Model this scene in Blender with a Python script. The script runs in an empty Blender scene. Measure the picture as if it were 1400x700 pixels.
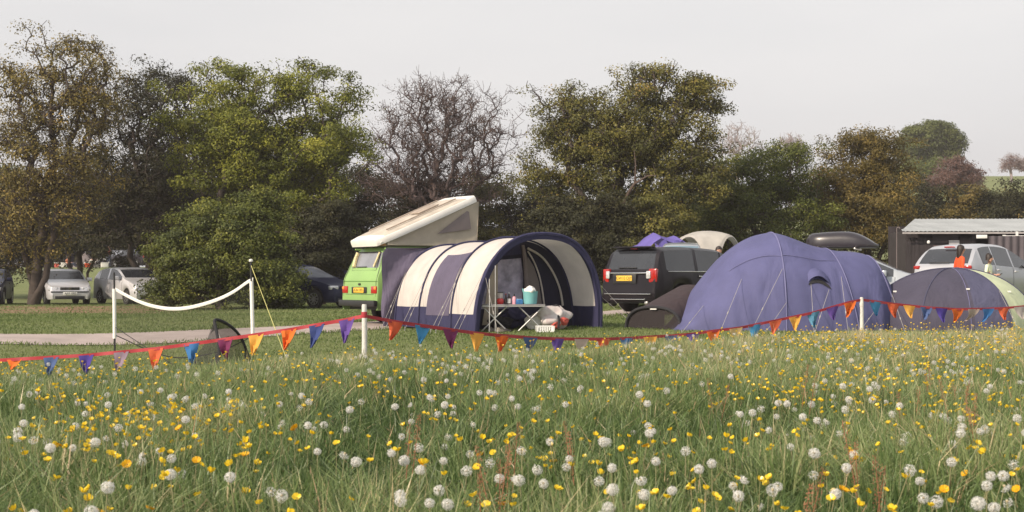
import bpy, bmesh, math, random
import numpy as np
from mathutils import Vector, Matrix

S = bpy.context.scene
COL = S.collection
R = math.radians
F, HY, CAMZ = 1750.0, 383.0, 0.95          # focal length and horizon of the photograph in its pixels
HAZE, SKYL, SUNE, EXPO = 0.0007, 6.0, 4.0, 0.40
rnd = random.Random(11)
rng = np.random.default_rng(11)

# ------------------------------------------------------------------ terrain
def ss(a, b, x):
    t = np.clip((np.asarray(x, float) - a) / (b - a), 0, 1)
    return t * t * (3 - 2 * t)

def gz(x, y):
    """height of the ground"""
    x = np.asarray(x, float); y = np.asarray(y, float)
    z = -0.32 * np.exp(-((x + 6.5) / 4.5) ** 2 - ((y - 18.5) / 7.0) ** 2)
    z = z + 0.45 * ss(26, 42, y) * ss(1, 10, x)
    z = z + 1.95 * ss(62, 100, y) * (1 - 0.5 * ss(0, 40, x)) + 1.5 * ss(100, 260, y)
    z = z + 21.0 * ss(80, 300, y) * ss(15, 95, x)
    z = z + 0.02 * np.sin(x * 0.9 + 1) * np.cos(y * 0.7) * (1 - ss(20, 40, y))
    return z

def g1(x, y): return float(gz(x, y))
def at(px, D, dz=0.0):
    X = (px - 700) / F * D
    return Vector((X, D, g1(X, D) + dz))
def pt(px, py, D):
    return Vector(((px - 700) / F * D, D, CAMZ - (py - HY) / F * D))

_lat = np.random.default_rng(5).random((256, 256))
def vnoise(x, y, s=1.0, off=0):
    x = np.asarray(x, float) / s + 100 + off; y = np.asarray(y, float) / s + 100 + off * 1.7
    xi = np.floor(x).astype(int); yi = np.floor(y).astype(int)
    fx = x - xi; fy = y - yi
    fx = fx * fx * (3 - 2 * fx); fy = fy * fy * (3 - 2 * fy)
    a = _lat[xi % 256, yi % 256]; b = _lat[(xi + 1) % 256, yi % 256]
    c = _lat[xi % 256, (yi + 1) % 256]; d = _lat[(xi + 1) % 256, (yi + 1) % 256]
    return (a * (1 - fx) + b * fx) * (1 - fy) + (c * (1 - fx) + d * fx) * fy

# ------------------------------------------------------------------ materials
def newmat(name):
    m = bpy.data.materials.new(name); m.use_nodes = True
    nt = m.node_tree; b = nt.nodes['Principled BSDF']
    return m, nt, b

def mat(name, col, rough=0.6, metal=0.0, var=0.12, scale=6.0, bump=0.0, bscale=40.0, coat=0.0, trans=0.0, spec=0.5, col2=None):
    """painted, cloth or metal surface with a little uneven wear"""
    m, nt, b = newmat(name)
    N = nt.nodes; L = nt.links
    tc = N.new('ShaderNodeTexCoord')
    nz = N.new('ShaderNodeTexNoise'); nz.inputs['Scale'].default_value = scale; nz.inputs['Detail'].default_value = 5
    L.new(tc.outputs['Object'], nz.inputs['Vector'])
    mx = N.new('ShaderNodeMix'); mx.data_type = 'RGBA'
    c = Vector(col[:3])
    c2 = Vector(col2) if col2 else c * (1 + var)
    c1 = c if col2 else c * (1 - var)
    mx.inputs[6].default_value = (*c1, 1); mx.inputs[7].default_value = (*c2, 1)
    rmp = N.new('ShaderNodeMapRange'); rmp.inputs[1].default_value = 0.3; rmp.inputs[2].default_value = 0.7
    L.new(nz.outputs['Fac'], rmp.inputs[0]); L.new(rmp.outputs[0], mx.inputs[0])
    L.new(mx.outputs[2], b.inputs['Base Color'])
    rr = N.new('ShaderNodeMapRange'); rr.inputs[3].default_value = max(0.02, rough * 0.85); rr.inputs[4].default_value = min(1, rough * 1.2)
    L.new(nz.outputs['Fac'], rr.inputs[0]); L.new(rr.outputs[0], b.inputs['Roughness'])
    b.inputs['Metallic'].default_value = metal
    b.inputs['Specular IOR Level'].default_value = spec
    if coat: b.inputs['Coat Weight'].default_value = coat; b.inputs['Coat Roughness'].default_value = 0.05
    if bump:
        n2 = N.new('ShaderNodeTexNoise'); n2.inputs['Scale'].default_value = bscale; n2.inputs['Detail'].default_value = 4
        L.new(tc.outputs['Object'], n2.inputs['Vector'])
        bp = N.new('ShaderNodeBump'); bp.inputs['Strength'].default_value = bump; bp.inputs['Distance'].default_value = 0.02
        L.new(n2.outputs['Fac'], bp.inputs['Height']); L.new(bp.outputs['Normal'], b.inputs['Normal'])
    if trans:
        tr = N.new('ShaderNodeBsdfTranslucent'); L.new(mx.outputs[2], tr.inputs['Color'])
        ms = N.new('ShaderNodeMixShader'); ms.inputs[0].default_value = trans
        out = N['Material Output']
        L.new(b.outputs[0], ms.inputs[1]); L.new(tr.outputs[0], ms.inputs[2]); L.new(ms.outputs[0], out.inputs['Surface'])
    return m

def fabric(name, col, trans=0.15, wr=0.5, scale=3.0, var=0.10):
    """tent cloth: long soft wrinkles and a fine weave"""
    m = mat(name, col, 0.75, 0, var, 2.5, 0, trans=trans, spec=0.25)
    nt = m.node_tree; N = nt.nodes; L = nt.links; b = N['Principled BSDF']
    tc = N['Texture Coordinate'] if 'Texture Coordinate' in N else N.new('ShaderNodeTexCoord')
    mp = N.new('ShaderNodeMapping'); mp.inputs['Scale'].default_value = (1.0, 1.0, 0.35)
    L.new(tc.outputs['Object'], mp.inputs['Vector'])
    n1 = N.new('ShaderNodeTexNoise'); n1.inputs['Scale'].default_value = scale; n1.inputs['Detail'].default_value = 3; n1.inputs['Distortion'].default_value = 0.7
    L.new(mp.outputs[0], n1.inputs['Vector'])
    n2 = N.new('ShaderNodeTexNoise'); n2.inputs['Scale'].default_value = 160
    L.new(tc.outputs['Object'], n2.inputs['Vector'])
    b1 = N.new('ShaderNodeBump'); b1.inputs['Strength'].default_value = wr; b1.inputs['Distance'].default_value = 0.12
    L.new(n1.outputs['Fac'], b1.inputs['Height'])
    b2 = N.new('ShaderNodeBump'); b2.inputs['Strength'].default_value = 0.15; b2.inputs['Distance'].default_value = 0.004
    L.new(n2.outputs['Fac'], b2.inputs['Height']); L.new(b1.outputs[0], b2.inputs['Normal'])
    L.new(b2.outputs[0], b.inputs['Normal'])
    return m

def meshcloth(name, col, clear=0.45):
    """fine black netting that one can see through"""
    m = mat(name, col, 0.9, 0, 0.15, 8)
    nt = m.node_tree; N = nt.nodes; L = nt.links
    tp = N.new('ShaderNodeBsdfTransparent'); ms = N.new('ShaderNodeMixShader'); ms.inputs[0].default_value = clear
    L.new(N['Principled BSDF'].outputs[0], ms.inputs[1]); L.new(tp.outputs[0], ms.inputs[2])
    L.new(ms.outputs[0], N['Material Output'].inputs['Surface'])
    return m

def tinted(name, stops, trans=0.35, rough=0.6, spec=0.3):
    """leaf or blade colour chosen per leaf by the 'tint' attribute"""
    m, nt, b = newmat(name); N = nt.nodes; L = nt.links
    a = N.new('ShaderNodeAttribute'); a.attribute_name = 'tint'
    cr = N.new('ShaderNodeValToRGB'); el = cr.color_ramp.elements
    el[0].position = stops[0][0]; el[0].color = (*stops[0][1], 1)
    el[1].position = stops[-1][0]; el[1].color = (*stops[-1][1], 1)
    for p, c in stops[1:-1]:
        e = el.new(p); e.color = (*c, 1)
    L.new(a.outputs['Fac'], cr.inputs[0]); L.new(cr.outputs[0], b.inputs['Base Color'])
    b.inputs['Roughness'].default_value = rough; b.inputs['Specular IOR Level'].default_value = spec
    tr = N.new('ShaderNodeBsdfTranslucent'); L.new(cr.outputs[0], tr.inputs['Color'])
    ms = N.new('ShaderNodeMixShader'); ms.inputs[0].default_value = trans
    L.new(b.outputs[0], ms.inputs[1]); L.new(tr.outputs[0], ms.inputs[2]); L.new(ms.outputs[0], N['Material Output'].inputs['Surface'])
    return m

# ------------------------------------------------------------------ mesh helpers
def tag(o, label=None, cat=None, group=None, kind=None):
    if label: o['label'] = label
    if cat: o['category'] = cat
    if group: o['group'] = group
    if kind: o['kind'] = kind
    return o

def empty(name, loc, rz, label, cat, group=None):
    o = bpy.data.objects.new(name, None); COL.objects.link(o)
    o.location = loc; o.rotation_euler = (0, 0, rz); o.empty_display_size = 0.3
    return tag(o, label, cat, group)

def link(name, me, parent=None, label=None):
    o = bpy.data.objects.new(name, me); COL.objects.link(o)
    if parent: o.parent = parent
    if label: o['label'] = label
    return o

def np_mesh(name, V, loops, totals, mats, tint=None, smooth=False, midx=None):
    me = bpy.data.meshes.new(name)
    V = np.ascontiguousarray(V, np.float32); loops = np.ascontiguousarray(loops, np.int32); totals = np.ascontiguousarray(totals, np.int32)
    me.vertices.add(len(V)); me.vertices.foreach_set('co', V.ravel())
    me.loops.add(len(loops)); me.loops.foreach_set('vertex_index', loops)
    me.polygons.add(len(totals))
    st = np.zeros(len(totals), np.int32); st[1:] = np.cumsum(totals)[:-1]
    me.polygons.foreach_set('loop_start', st); me.polygons.foreach_set('loop_total', totals)
    if smooth: me.polygons.foreach_set('use_smooth', np.ones(len(totals), bool))
    for m in (mats if isinstance(mats, (list, tuple)) else [mats]): me.materials.append(m)
    if midx is not None: me.polygons.foreach_set('material_index', np.ascontiguousarray(midx, np.int32))
    if tint is not None:
        at_ = me.attributes.new('tint', 'FLOAT', 'POINT'); at_.data.foreach_set('value', np.ascontiguousarray(tint, np.float32))
    me.update(calc_edges=True); me.validate()
    return me

class MB:
    def __init__(s): s.v = []; s.f = []; s.m = []; s.M = None
    def add(s, vs, fs, mi=0):
        k = len(s.v)
        for p in vs:
            p = Vector(p)
            s.v.append(s.M @ p if s.M else p)
        for f in fs: s.f.append([k + i for i in f]); s.m.append(mi)
        return s
    def box(s, c, d, mi=0, rot=None):
        c = Vector(c); hx, hy, hz = d[0] / 2, d[1] / 2, d[2] / 2
        vs = [Vector((x, y, z)) for z in (-hz, hz) for x, y in ((-hx, -hy), (hx, -hy), (hx, hy), (-hx, hy))]
        if rot is not None: vs = [rot @ p for p in vs]
        return s.add([p + c for p in vs], [(3, 2, 1, 0), (4, 5, 6, 7), (0, 1, 5, 4), (1, 2, 6, 5), (2, 3, 7, 6), (3, 0, 4, 7)], mi)
    def tube(s, pts, r, n=6, mi=0, cap=True):
        pts = [Vector(p) for p in pts]; k = len(pts)
        rr = list(r) if hasattr(r, '__len__') else [r] * k
        vs = []; up = None
        for i, p in enumerate(pts):
            t = (pts[min(i + 1, k - 1)] - pts[max(i - 1, 0)])
            t = t.normalized() if t.length > 1e-9 else Vector((0, 0, 1))
            if up is None: up = Vector((0, 0, 1)) if abs(t.z) < 0.9 else Vector((1, 0, 0))
            a = (up - t * up.dot(t)).normalized(); b = t.cross(a); up = a
            vs += [p + (a * math.cos(2 * math.pi * j / n) + b * math.sin(2 * math.pi * j / n)) * rr[i] for j in range(n)]
        fs = [(i * n + j, i * n + (j + 1) % n, (i + 1) * n + (j + 1) % n, (i + 1) * n + j) for i in range(k - 1) for j in range(n)]
        if cap: fs += [tuple(range(n))[::-1], tuple((k - 1) * n + j for j in range(n))]
        return s.add(vs, fs, mi)
    def lathe(s, prof, c=(0, 0, 0), axis='z', n=20, mi=0):
        vs = []
        for r_, h in prof:
            for j in range(n):
                a = 2 * math.pi * j / n; u, v = r_ * math.cos(a), r_ * math.sin(a)
                p = (u, v, h) if axis == 'z' else ((u, h, v) if axis == 'y' else (h, u, v))
                vs.append(Vector(p) + Vector(c))
        k = len(prof)
        fs = [(i * n + j, i * n + (j + 1) % n, (i + 1) * n + (j + 1) % n, (i + 1) * n + j) for i in range(k - 1) for j in range(n)]
        fs += [tuple(range(n)), tuple((k - 1) * n + j for j in range(n))]
        return s.add(vs, fs, mi)
    def grid(s, G, mi=0, cond=None):
        a = len(G); b = len(G[0])
        vs = [p for row in G for p in row]
        fs = []; k = len(s.v)
        for i in range(a - 1):
            for j in range(b - 1):
                mm = mi(i, j) if callable(mi) else mi
                if mm is None: continue
                s.f.append([k + i * b + j, k + i * b + j + 1, k + (i + 1) * b + j + 1, k + (i + 1) * b + j]); s.m.append(mm)
        for p in vs:
            p = Vector(p); s.v.append(s.M @ p if s.M else p)
        return s
    def build(s, name, mats, parent=None, smooth=True, bevel=0.0, sharp=38, label=None, seg=2, solid=0.0):
        me = bpy.data.meshes.new(name)
        me.from_pydata([tuple(p) for p in s.v], [], s.f)
        for m in (mats if isinstance(mats, (list, tuple)) else [mats]): me.materials.append(m)
        me.polygons.foreach_set('material_index', s.m)
        bm = bmesh.new(); bm.from_mesh(me)
        bmesh.ops.remove_doubles(bm, verts=bm.verts, dist=1e-5)
        bmesh.ops.recalc_face_normals(bm, faces=bm.faces)
        if bevel:
            es = [e for e in bm.edges if len(e.link_faces) == 2 and e.calc_face_angle(0) > R(35)]
            bmesh.ops.bevel(bm, geom=es, offset=bevel, segments=seg, profile=0.5, affect='EDGES', clamp_overlap=True)
        if solid:
            bmesh.ops.solidify(bm, geom=bm.faces[:], thickness=solid)
        bm.to_mesh(me); bm.free()
        if smooth:
            me.polygons.foreach_set('use_smooth', [True] * len(me.polygons))
            me.set_sharp_from_angle(angle=R(sharp))
        me.update()
        return link(name, me, parent, label)

def one(fn, name, mats, parent=None, **k):
    b = MB(); fn(b); return b.build(name, mats, parent, **k)

def text(parent, name, body, size, loc, rot, m, width=None):
    cu = bpy.data.curves.new(name, 'FONT'); cu.body = body; cu.size = size
    cu.align_x = 'CENTER'; cu.align_y = 'CENTER'; cu.extrude = 0.001; cu.materials.append(m)
    t = bpy.data.objects.new('tmp', cu); COL.objects.link(t)
    dg = bpy.context.evaluated_depsgraph_get(); dg.update(); me = bpy.data.meshes.new_from_object(t.evaluated_get(dg)); bpy.data.objects.remove(t)
    o = link(name, me, parent); o.location = loc; o.rotation_euler = rot
    return o

def chaikin(p, it=2):
    p = [tuple(q) for q in p]
    for _ in range(it):
        o = [p[0]]
        for a, b in zip(p, p[1:]):
            o.append(tuple(.75 * u + .25 * v for u, v in zip(a, b))); o.append(tuple(.25 * u + .75 * v for u, v in zip(a, b)))
        o.append(p[-1]); p = o
    return p

def resample(p, step):
    o = [p[0]]
    for a, b in zip(p, p[1:]):
        d = math.dist(a, b); k = max(1, int(math.ceil(d / step)))
        for i in range(1, k + 1): o.append(tuple(u + (v - u) * i / k for u, v in zip(a, b)))
    return o

# ------------------------------------------------------------------ palette
M = {}
M['glass'] = mat('car_glass', (0.025, 0.028, 0.035), 0.06, 0, 0.2, 2, spec=0.9)
M['glass_sky'] = mat('pale_glass', (0.20, 0.21, 0.24), 0.08, 0, 0.2, 2, spec=0.9)  # paled so the sky's reflection sits in the glass colour
M['black'] = mat('black_plastic', (0.018, 0.018, 0.02), 0.5, 0, 0.2, 12)
M['rubber'] = mat('tyre_rubber', (0.02, 0.019, 0.018), 0.85, 0, 0.25, 20, 0.3)
M['rim'] = mat('alloy_rim', (0.45, 0.45, 0.46), 0.3, 0.8, 0.15, 9)
M['chrome'] = mat('chrome_trim', (0.7, 0.7, 0.7), 0.15, 1.0, 0.05)
M['silver'] = mat('silver_paint', (0.58, 0.58, 0.61), 0.3, 0.35, 0.04, 2, coat=0.6)
M['silver2'] = mat('pale_silver_paint', (0.60, 0.59, 0.61), 0.3, 0.3, 0.04, 2, coat=0.6)
M['smv'] = mat('silver_blue_paint', (0.42, 0.43, 0.47), 0.3, 0.3, 0.04, 2, coat=0.5)
M['steel'] = mat('blue_grey_paint', (0.33, 0.36, 0.40), 0.3, 0.3, 0.04, 2, coat=0.6)
M['navy_paint'] = mat('navy_paint', (0.012, 0.016, 0.045), 0.35, 0.0, 0.1, 2, coat=0.06, spec=.2)
M['black_paint'] = mat('black_paint', (0.012, 0.010, 0.014), 0.32, 0.0, 0.15, 2, coat=0.08, spec=.22)
M['white_paint'] = mat('white_paint', (0.75, 0.75, 0.74), 0.3, 0, 0.04, 2, coat=0.5)
M['lime_paint'] = mat('leaf_green_paint', (0.235, 0.40, 0.125), 0.45, 0, 0.07, 1.5, coat=0.2)
M['lamp_red'] = mat('red_lamp_glass', (0.36, 0.015, 0.012), 0.15, 0, 0.2, 30, coat=0.5)
M['lamp_clear'] = mat('clear_lamp_glass', (0.62, 0.63, 0.65), 0.1, 0.3, 0.3, 25, coat=0.5)
M['lamp_amber'] = mat('amber_lamp_glass', (0.75, 0.25, 0.03), 0.15, 0, 0.2, 30, coat=0.5)
M['plate_y'] = mat('yellow_plate', (0.80, 0.50, 0.06), 0.4, 0, 0.05)
M['plate_w'] = mat('white_plate', (0.75, 0.74, 0.70), 0.4, 0, 0.05)
M['ink'] = mat('plate_lettering', (0.02, 0.02, 0.02), 0.5)
M['fibre'] = mat('white_fibreglass', (0.78, 0.76, 0.72), 0.45, 0, 0.06, 3, 0.08, 30)
M['fibre_top'] = mat('weathered_roof_top', (0.45, 0.40, 0.34), 0.7, 0, 0.2, 4, 0.1, 20)
M['rope'] = mat('pale_guy_rope', (0.36, 0.34, 0.32), 0.8)
M['rope_y'] = mat('yellow_guy_rope', (0.55, 0.52, 0.20), 0.8)
M['cream'] = fabric('cream_tent_cloth', (0.64, 0.59, 0.56), 0.22, 0.35)
M['navy'] = fabric('navy_tent_cloth', (0.035, 0.035, 0.085), 0.05, 0.5)
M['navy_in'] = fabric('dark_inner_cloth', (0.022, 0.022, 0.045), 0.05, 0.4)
M['mauve'] = fabric('purple_grey_tent_cloth', (0.115, 0.10, 0.155), 0.1, 0.8)
M['canvas'] = fabric('beige_canvas', (0.48, 0.42, 0.34), 0.2, 0.3)
M['canvas_o'] = fabric('tan_canvas', (0.62, 0.36, 0.20), 0.2, 0.3)
M['canvas_d'] = fabric('grey_mesh_window', (0.20, 0.17, 0.17), 0.1, 0.2)
M['violet'] = fabric('violet_tent_cloth', (0.108, 0.112, 0.240), 0.12, 0.6, 1.7)
M['violet_l'] = fabric('violet_seam_tape', (0.17, 0.17, 0.32), 0.1, 0.2)
M['brown'] = fabric('plum_brown_tent_cloth', (0.068, 0.064, 0.098), 0.1, 0.5)
M['brown2'] = fabric('slate_plum_tent_cloth', (0.078, 0.080, 0.138), 0.1, 0.6)
M['umber'] = fabric('umber_tent_cloth', (0.050, 0.036, 0.040), 0.1, 0.4)
M['lime'] = fabric('pale_lime_tent_cloth', (0.62, 0.68, 0.46), 0.2, 0.3)
M['net'] = meshcloth('black_goal_netting', (0.010, 0.010, 0.012), 0.36)
M['net_fine'] = meshcloth('black_court_netting', (0.02, 0.022, 0.02), 0.80)
M['net_brown'] = meshcloth('dark_door_mesh', (0.03, 0.024, 0.026), 0.25)
M['white_cloth'] = mat('white_tape_cloth', (0.78, 0.77, 0.74), 0.8, 0, 0.06, 20)
M['post'] = mat('whitewashed_post', (0.58, 0.57, 0.54), 0.75, 0, 0.15, 20, 0.25, 60)
M['red_tape'] = mat('red_tape', (0.42, 0.035, 0.05), 0.6, 0, 0.15, 8, trans=0.15)
M['alu'] = mat('aluminium_tube', (0.55, 0.54, 0.53), 0.35, 0.8, 0.08)
M['bark'] = mat('dark_bark', (0.055, 0.042, 0.035), 0.95, 0, 0.35, 4, 0.6, 14)
M['bark_p'] = mat('purple_brown_bark', (0.085, 0.062, 0.062), 0.95, 0, 0.3, 4, 0.5, 14)
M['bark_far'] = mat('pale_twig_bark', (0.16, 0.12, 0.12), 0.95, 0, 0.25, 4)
M['bark_hazed'] = mat('haze_paled_bark', (0.30, 0.25, 0.25), 0.95, 0, 0.15, 4)  # lightened bark colour carries the fading of distant haze
M['skin'] = mat('skin', (0.50, 0.28, 0.20), 0.55, 0, 0.08, 10)
M['skin_d'] = mat('brown_skin', (0.33, 0.18, 0.12), 0.55, 0, 0.08, 10)
M['hair'] = mat('dark_brown_hair', (0.02, 0.012, 0.01), 0.5, 0, 0.3, 40, 0.3, 90)
M['jean'] = mat('dark_denim', (0.03, 0.04, 0.07), 0.85, 0, 0.2, 30)
M['orange_cl'] = mat('orange_jersey', (0.72, 0.085, 0.02), 0.85, 0, 0.1, 12, 0.2, 30)
M['mint_cl'] = mat('pale_mint_jersey', (0.76, 0.82, 0.58), 0.85, 0, 0.08, 12, 0.2, 30)
M['white_cl'] = mat('white_shirt', (0.68, 0.66, 0.62), 0.85, 0, 0.08, 12)
M['peach_cl'] = mat('peach_shirt', (0.65, 0.24, 0.13), 0.85, 0, 0.1, 12)
M['black_cl'] = mat('black_shirt', (0.02, 0.02, 0.025), 0.85, 0, 0.1, 12)
M['red_cl'] = mat('red_vest', (0.5, 0.09, 0.07), 0.85, 0, 0.1, 12)
M['shoe'] = mat('dark_shoe', (0.03, 0.028, 0.028), 0.7)
# ------------------------------------------------------------------ vehicles
def car(name, label, cat, loc, rz, D, group=None):
    root = empty(name, loc, rz, label, cat, group)
    W2 = D['W'] / 2
    top = resample(chaikin(D['top'], D.get('smooth', 2)), 0.05)
    bx, bz = zip(*sorted(D['belt'])); px_, pw_ = zip(*sorted(D['plan']))
    wr = D['wr']; arch = wr + 0.055; sill = D.get('sill', 0.22)
    tum = D.get('tum', 0.30); wf = D.get('wf', 0.9)
    rows = []; gs = []
    for x, zt in top:
        w = float(np.interp(x, px_, pw_)) * W2
        zb = min(float(np.interp(x, bx, bz)), zt - 0.002)
        zl = sill
        for xw in D['wheels']:
            if abs(x - xw) < arch: zl = max(zl, math.sqrt(arch ** 2 - (x - xw) ** 2) + wr)
        zl = min(zl, zb - 0.01); h = zb - zl; g = zt - zb
        wb = w * 0.965; we = wb - tum * g
        half = [(w * 0.93, zl), (w * 0.985, zl + .18 * h), (w, zl + .5 * h), (w * 0.99, zl + .82 * h), (wb, zb),
                (we + 0.03 * min(1, g), zb + .86 * g), (we * wf, zb + .965 * g), (we * .5, zb + .995 * g), (0, zt)]
        rows.append((x, half)); gs.append(g)
    parts = {}
    def put(key, quad): parts.setdefault(key, MB()).add(quad, [(0, 1, 2, 3)])
    ws, rw = D.get('ws'), D.get('rw')
    for i in range(len(rows) - 1):
        (x0, h0), (x1, h1) = rows[i], rows[i + 1]
        xm = (x0 + x1) / 2; zm = (h0[8][1] + h1[8][1]) / 2; gm = (gs[i] + gs[i + 1]) / 2
        for k in range(8):
            for sgn in (1, -1):
                q = [(x0, sgn * h0[k][0], h0[k][1]), (x1, sgn * h1[k][0], h1[k][1]), (x1, sgn * h1[k + 1][0], h1[k + 1][1]), (x0, sgn * h0[k + 1][0], h0[k + 1][1])]
                key = 'body'
                if k >= 6 and ws and ws[0] < xm < ws[1]: key = 'windscreen'
                elif k >= 6 and rw and rw[0] < xm < rw[1] and rw[2] < zm < rw[3]: key = 'rear_window'
                elif k == 4 and gm > 0.10:
                    for n_, (a, b) in enumerate(D['side']):
                        if a < xm < b: key = 'side%d_%d' % (n_, sgn)
                put(key, q)
    obs = {}
    for key, b in parts.items():
        if key == 'body': obs['body'] = b.build('body', D['paint'], root, sharp=48)
        else: b.build(key if not key.startswith('side') else 'side_window', D.get(key + '_glass', D.get('glass', M['glass'])), root, sharp=60)
    xf, xr = top[0][0], top[-1][0]
    u = MB(); u.box(((xf + xr) / 2, 0, sill + .09), (abs(xf - xr) - .25, D['W'] * .80, .16)); u.box(((xf + xr) / 2, 0, sill + .3), (abs(xf - xr) - .7, D['W'] * .62, .35))
    u.build('underbody', M['black'], root)
    for xw in D['wheels']:
        for sgn in (1, -1):
            y = sgn * (W2 * .975 - .10); r_ = wr
            t = MB(); t.lathe([(r_ * .60, -.085), (r_ * .93, -.10), (r_, -.07), (r_, .07), (r_ * .93, .10), (r_ * .60, .085)], (xw, y, r_), 'y', 28)
            to = t.build('wheel', M['rubber'], root, sharp=50)
            m_ = MB(); m_.lathe([(r_ * .62, 0.03), (r_ * .62, .093), (r_ * .57, .096), (r_ * .55, .05), (r_ * .2, .045), (r_ * .16, .085), (r_ * .05, .088)], (0, 0, 0), 'y', 28)
            for a in range(D.get('spokes', 5)):
                an = 2 * math.pi * a / D.get('spokes', 5); rot = Matrix.Rotation(an, 3, 'Y')
                m_.box(rot @ Vector((r_ * .36, .075, 0)), (r_ * .42, .03, r_ * .13), 0, rot)
            for q in range(len(m_.v)):
                v = m_.v[q]; m_.v[q] = Vector((v.x + xw, v.y * sgn + y, v.z + r_))
            m_.build('rim', M['rim'], to, sharp=35)
    # door seams and handles follow the side
    for xs in D.get('seams', []):
        i = min(range(len(rows)), key=lambda q: abs(rows[q][0] - xs) + (5 if gs[q] < .1 else 0))
        for sgn in (1, -1):
            b = MB(); b.tube([(rows[i][0], sgn * (p[0] + .001), p[1]) for p in rows[i][1][:5]], .006, 4)
            b.build('door_seam', M['black'], root)
    for xs in D.get('handles', []):
        i = min(range(len(rows)), key=lambda q: abs(rows[q][0] - xs) + (5 if gs[q] < .1 else 0))
        for sgn in (1, -1):
            y, z = rows[i][1][3]
            b = MB(); b.box((xs, sgn * (y + .012), z + .02), (.2, .04, .032)); b.build('door_handle', D.get('handle_mat', D['paint']), root, bevel=.01)
    if D.get('mirror'):
        x, z = D['mirror']
        i = min(range(len(rows)), key=lambda q: abs(rows[q][0] - x) + (5 if gs[q] < .1 else 0))
        for sgn in (1, -1):
            y = rows[i][1][4][0]
            b = MB(); b.box((x, sgn * (y + .13), z), (.1, .2, .14)); b.box((x, sgn * (y + .02), z - .05), (.06, .1, .04))
            b.build('door_mirror', D.get('mirror_mat', D['paint']), root, bevel=.03)
    def p(nm, mt, c, d, rot=None, bevel=.01, both=False, lab=None):
        o = None
        for sg in ((1, -1) if both else (1,)):
            b = MB(); rr = rot
            if rot is not None and sg < 0:
                e = rot.to_euler(); rr = Matrix.Rotation(-e.z, 3, 'Z') @ Matrix.Rotation(e.y, 3, 'Y') @ Matrix.Rotation(-e.x, 3, 'X')
            b.box((c[0], c[1] * sg, c[2]), d, 0, rr)
            o = b.build(nm, mt, root, bevel=bevel, label=lab)
        return o
    root_info = dict(root=root, rows=rows, top=top, p=p)
    return root_info

def rotY(a): return Matrix.Rotation(R(a), 3, 'Y')
def rotZ(a): return Matrix.Rotation(R(a), 3, 'Z')
def head_rz(dx, dy): return math.atan2(dy, dx)

HATCH = dict(W=1.73, wr=.31, wheels=(1.30, -1.22), paint=M['silver'],
    top=[(2.06, .24), (2.09, .45), (2.05, .64), (1.95, .76), (1.55, .86), (1.12, .95), (0.95, 1.0), (0.22, 1.40), (-.2, 1.44), (-1.2, 1.40), (-1.62, 1.33), (-1.93, .98), (-2.02, .86), (-2.05, .5), (-2.02, .26)],
    belt=[(2.1, .60), (1.9, .73), (1.0, .90), (0, .93), (-1.5, .96), (-1.9, .96), (-2.1, .7)],
    plan=[(2.1, .72), (2.03, .83), (1.85, .93), (1.5, .985), (.5, 1.0), (-1.2, 1.0), (-1.8, .95), (-2.0, .88), (-2.1, .84)],
    ws=(0.30, 0.98), rw=(-2.0, -1.58, 1.0, 1.33), side=[(-.28, .86), (-1.12, -.36), (-1.5, -1.22)], seams=(.95, -.32, -1.15), handles=(-.18, -1.0), mirror=(.68, 1.0), spokes=6)

def front_kit(c, zl=.60, zp=.45, yl=.62, xf=2.03, plate='A', grille=True, badge=True, plate_m='plate_w', band=True):
    p = c['p']
    p('headlight', M['lamp_clear'], (xf - .065, yl, zl + .03), (.12, .36, .14), rotZ(14), .03, both=True)
    if grille:
        g = p('grille', M['black'], (xf + .015, 0, zl + .035), (.05, .72, .11), None, .01)
        b = MB()
        for k in range(3): b.box((xf + .043, 0, zl + .005 + .03 * k), (.008, .70, .008))
        b.build('grille_bar', M['chrome'], g)
    if badge:
        b = MB(); b.lathe([(.05, 0), (.05, .012), (.038, .012), (.038, .006), (.0, .006)], (xf + .04, 0, zl + .04), 'x', 20); b.build('badge', M['chrome'], c['root'])
    if band: p('bumper_strip', M['black'], (xf + .045, 0, zp + .06), (.05, 1.42, .05), None, .015)
    p('air_intake', M['black'], (xf + .04, 0, .29), (.04, 1.1, .12), None, .015)
    pl = p('number_plate', M[plate_m], (xf + .085, 0, zp), (.02, .52, .112), None, .006)
    text(pl, 'plate_text', plate, .105, (xf + .0965, 0, zp), (R(90), 0, R(90)), M['ink'])

# silver hatchback facing us
L0 = at(84, 51.5)
c = car('hatchback_car', 'silver five door hatchback facing the meadow beside the tree trunk', 'car', L0, head_rz(.47, -.88), dict(HATCH))
front_kit(c, plate='AJ03 HRE')
# smaller silver car half behind the bush
SMALL = dict(HATCH, W=1.69, wr=.30, wheels=(1.24, -1.22), paint=M['silver2'],
    top=[(1.96, .24), (2.0, .45), (1.97, .66), (1.86, .80), (1.45, .93), (1.08, 1.02), (.92, 1.07), (.2, 1.46), (-.3, 1.50), (-1.1, 1.46), (-1.5, 1.38), (-1.86, 1.02), (-1.96, .9), (-1.98, .5), (-1.95, .26)],
    belt=[(2.0, .64), (1.8, .78), (1.0, .94), (0, .98), (-1.5, 1.04), (-1.85, 1.02), (-2, .7)],
    ws=(0.28, 0.94), rw=(-1.94, -1.5, 1.06, 1.38), side=[(-.35, .84), (-1.2, -.45)], seams=(.92, -.4), handles=(-.2,), mirror=(.66, 1.06))
c = car('hatchback_car', 'small pale silver car half hidden behind the round bush', 'car', at(180, 51.5), head_rz(.66, -.75), SMALL)
front_kit(c, .68, .48, .58, 1.94, 'MT57 KBO', band=False)
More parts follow.
